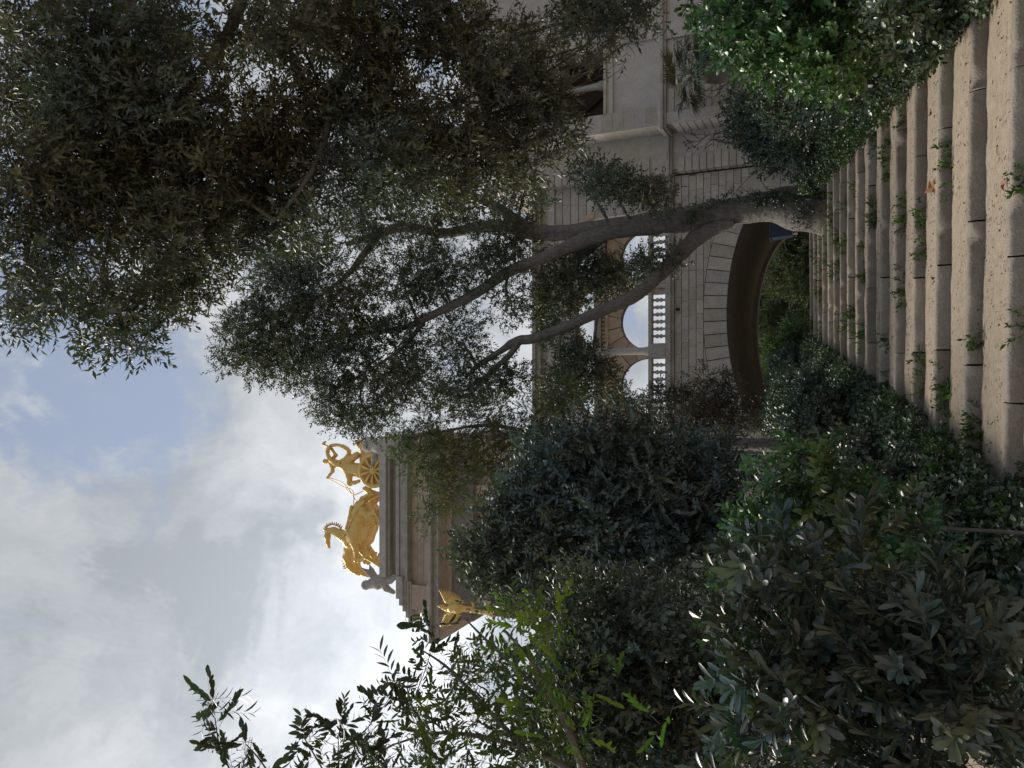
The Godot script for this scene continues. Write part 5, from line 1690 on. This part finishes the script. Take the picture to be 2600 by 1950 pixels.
func make_small_things() -> void:
	# litter bin behind the trunk
	var d := 22.6
	var lo := at(2012, 604, d)
	var hi := at(1958, 560, d)
	var g := Vector3((lo.x + hi.x) / 2, ground_h(hi.x, -d), -d)
	var b := thing("litter_bin", "blue-grey metal litter bin on a post behind the forked trunk", "bin", g)
	var w := hi.x - lo.x
	var y0 := lo.y
	var y1 := hi.y
	var st := flat()
	for f in [[lo.x, hi.x, y0, y1 - 0.05, 0.0]]:
		var ww := w * 0.08
		var p := [Vector3(lo.x + ww, y0, -d + 0.2), Vector3(hi.x - ww, y0, -d + 0.2), Vector3(hi.x - ww, y0, -d - 0.2), Vector3(lo.x + ww, y0, -d - 0.2), Vector3(lo.x, y1, -d + 0.26), Vector3(hi.x, y1, -d + 0.26), Vector3(hi.x, y1, -d - 0.26), Vector3(lo.x, y1, -d - 0.26)]
		quad(st, p[0], p[4], p[5], p[1])
		quad(st, p[1], p[5], p[6], p[2])
		quad(st, p[2], p[6], p[7], p[3])
		quad(st, p[3], p[7], p[4], p[0])
		quad(st, p[0], p[1], p[2], p[3])
	part("body", done(st), M.bin, b)
	box("rim", Vector3(lo.x - 0.02, y1, -d - 0.28), Vector3(hi.x + 0.02, y1 + 0.035, -d + 0.28), M.bin, b)
	box("post", Vector3(g.x - 0.04, g.y - 0.1, -d - 0.04), Vector3(g.x + 0.04, y0, -d + 0.04), M.iron, b)
	# small spotlight fixed under the cornice of the bridge
	var sp := at(1721, 786, DB - 0.05)
	var l := thing("wall_spotlight", "small dark spotlight fixed on the bridge wall under the cornice", "spotlight", sp)
	part("housing", lathe([Vector2(0.001, -0.09), Vector2(0.05, -0.09), Vector2(0.06, 0.02), Vector2(0.04, 0.06), Vector2(0.001, 0.06)], 10), M.iron, l, sp + Vector3(0, 0, 0.1))
	box("bracket", sp + Vector3(-0.02, -0.02, -0.06), sp + Vector3(0.02, 0.02, 0.06), M.iron, l)
	# fallen leaves one can pick out
	var brown := StandardMaterial3D.new()
	brown.albedo_color = Color(0.50, 0.33, 0.22)
	brown.roughness = 0.8
	var pale := brown.duplicate() as StandardMaterial3D
	pale.albedo_color = Color(0.62, 0.45, 0.36)
	for f in [[2329, 482, 3, 0.42, "brown lobed leaf leaning on a riser of the lower steps", brown, 0.2], [2492, 478, 1, 0.1, "curled pinkish dry leaf lying on the lowest wide tread", pale, 0.09], [2366, 285, 2, 0.2, "small dark dry leaf on a tread near the right bushes", brown, 0.08], [2331, 712, 3, 0.35, "small red-brown leaf on a tread in the middle of the steps", pale, 0.08]]:
		var r := ray(f[0], f[1])
		var k: int = f[2]
		var yy := stair_y(k) + 0.01
		var p := EYE + r * ((yy - 1.6) / r.y) if r.y < -0.01 else at(f[0], f[1], 10)
		var ks := (p - S0).dot(SN) / RUN
		p.y = stair_y(floorf(ks)) + 0.012
		var s2 := flat()
		var n := 10
		var ring := []
		for j in n:
			var a := TAU * j / n
			var rr: float = f[6] * (0.55 if j % 2 else 0.28)
			ring.append(Vector3(cos(a) * rr, 0.02 * sin(a * 3.0) + rr * 0.25, sin(a) * rr))
		for j in n:
			for q in [Vector3(0, 0.004, 0), ring[j], ring[(j + 1) % n]]:
				s2.add_vertex(q)
		var o := part("fallen_leaf", done(s2), f[5], self, p)
		o.name = numbered("fallen_leaf")
		o.set_meta("label", f[4])
		o.set_meta("category", "leaf")
		o.set_meta("group", "fallen leaves on the steps")
		o.rotation = Vector3(f[3], rng.randf_range(0, TAU), 0)
	# crumbs of bark and leaves strewn over the treads
	var chip := [single_leaf(0.04, 0.013, 0.2), single_leaf(0.026, 0.016, 0.3)]
	var bufs := [PackedFloat32Array(), PackedFloat32Array()]
	var cnt := [0, 0]
	for k in 6500:
		var step := rng.randi_range(-2, 9)
		var s := rng.randf_range(0.05, RUN - 0.02)
		var e := rng.randf_range(-0.3, SW + 0.3)
		if rng.randf() < 0.35:
			s = RUN - absf(rng.randfn()) * 0.06 - 0.01
		var p := S0 + SN * (step * RUN + s) + SE * e
		p.y = stair_y(step) + 0.014
		var bs := Basis(Vector3.UP, rng.randf_range(0, TAU)) * Basis(Vector3.RIGHT, -PI / 2 + rng.randf_range(-0.3, 0.4)) * rng.randf_range(0.5, 1.3)
		var c := Color(0.05, 0.038, 0.026) if rng.randf() < 0.75 else Color(0.28, 0.21, 0.14)
		var i := k % 2
		bufs[i].append_array([bs.x.x, bs.y.x, bs.z.x, p.x, bs.x.y, bs.y.y, bs.z.y, p.y, bs.x.z, bs.y.z, bs.z.z, p.z, c.r, c.g, c.b, 1.0])
		cnt[i] += 1
	var lit := thing("leaf_litter", "crumbs of dry leaves and bark strewn over the earth treads", "litter")
	lit.set_meta("kind", "stuff")
	for i in 2:
		var m := chip[i] as ArrayMesh
		place("crumbs", lit, m, M.leaf_soft, bufs[i], cnt[i])
	# ivy carpet on the banks at both ends of the steps
	var iv := thing("ivy_carpet", "dark ivy and creeping leaves covering the earth banks beside the steps", "ivy")
	iv.set_meta("kind", "stuff")
	var sets := [PackedFloat32Array(), PackedFloat32Array(), PackedFloat32Array()]
	var num := [0, 0, 0]
	for k in 22000:
		var s := rng.randf_range(-3.5, TOPSTEP * RUN + 1.0)
		var left := rng.randf() < 0.5
		var e := 0.3 - absf(rng.randfn()) * 0.65 if left else SW - 0.3 + absf(rng.randfn()) * 0.7
		var p := S0 + SN * s + SE * e
		var tread := stair_y(floorf(s / RUN))
		var bank := slope_h(s) + 0.06
		var inward := clampf((e if left else SW - e) / 0.3, 0.0, 1.0)
		p.y = maxf(lerpf(bank, tread, inward), minf(bank, tread)) + rng.randf_range(0.0, 0.08)
		var dir := Vector3(rng.randfn() * 0.7, 1.0, rng.randfn() * 0.7).normalized()
		var x := dir.cross(Vector3(rng.randfn(), rng.randfn(), rng.randfn())).normalized()
		var sc := rng.randf_range(0.7, 1.3)
		var v := rng.randf_range(0.6, 1.4)
		var i := rng.randi() % 3
		sets[i].append_array([x.x * sc, dir.x * sc, x.cross(dir).x * sc, p.x, x.y * sc, dir.y * sc, x.cross(dir).y * sc, p.y, x.z * sc, dir.z * sc, x.cross(dir).z * sc, p.z, 0.058 * v, 0.088 * v, 0.05 * v, 1.0])
		num[i] += 1
	for i in 3:
		place("leaves", iv, G.ivy[i], M.leaf, sets[i], num[i])
	# weeds at the foot of the risers and at both ends of the steps
	var weeds := thing("step_weeds", "small green weeds growing along the risers and ends of the steps", "weeds")
	weeds.set_meta("kind", "stuff")
	var cl := []
	for k in range(-2, TOPSTEP):
		var y := stair_y(k)
		for j in 3:
			var e := rng.randf_range(0.2, SW - 0.2)
			var p := S0 + SN * ((k + 1) * RUN - 0.03) + SE * e
			p.y = y + 0.035
			cl.append([p, Vector3(rng.randf_range(0.1, 0.4), 0.05, 0.03), 420.0])
		for q in [-0.15, SW + 0.1]:
			for j in 2:
				var p: Vector3 = S0 + SN * ((k + rng.randf()) * RUN) + SE * (q + rng.randf_range(-0.15, 0.3) * (1.0 if q < 0 else -1.0))
				p.y = y + 0.1
				cl.append([p, Vector3(0.24, 0.12, 0.25), 420.0])
	foliage("weeds", weeds, G.weed, M.leaf_soft, cl, Color(0.075, 0.13, 0.035), 0.4, 0.8, -0.6, 2.5, 1.5)
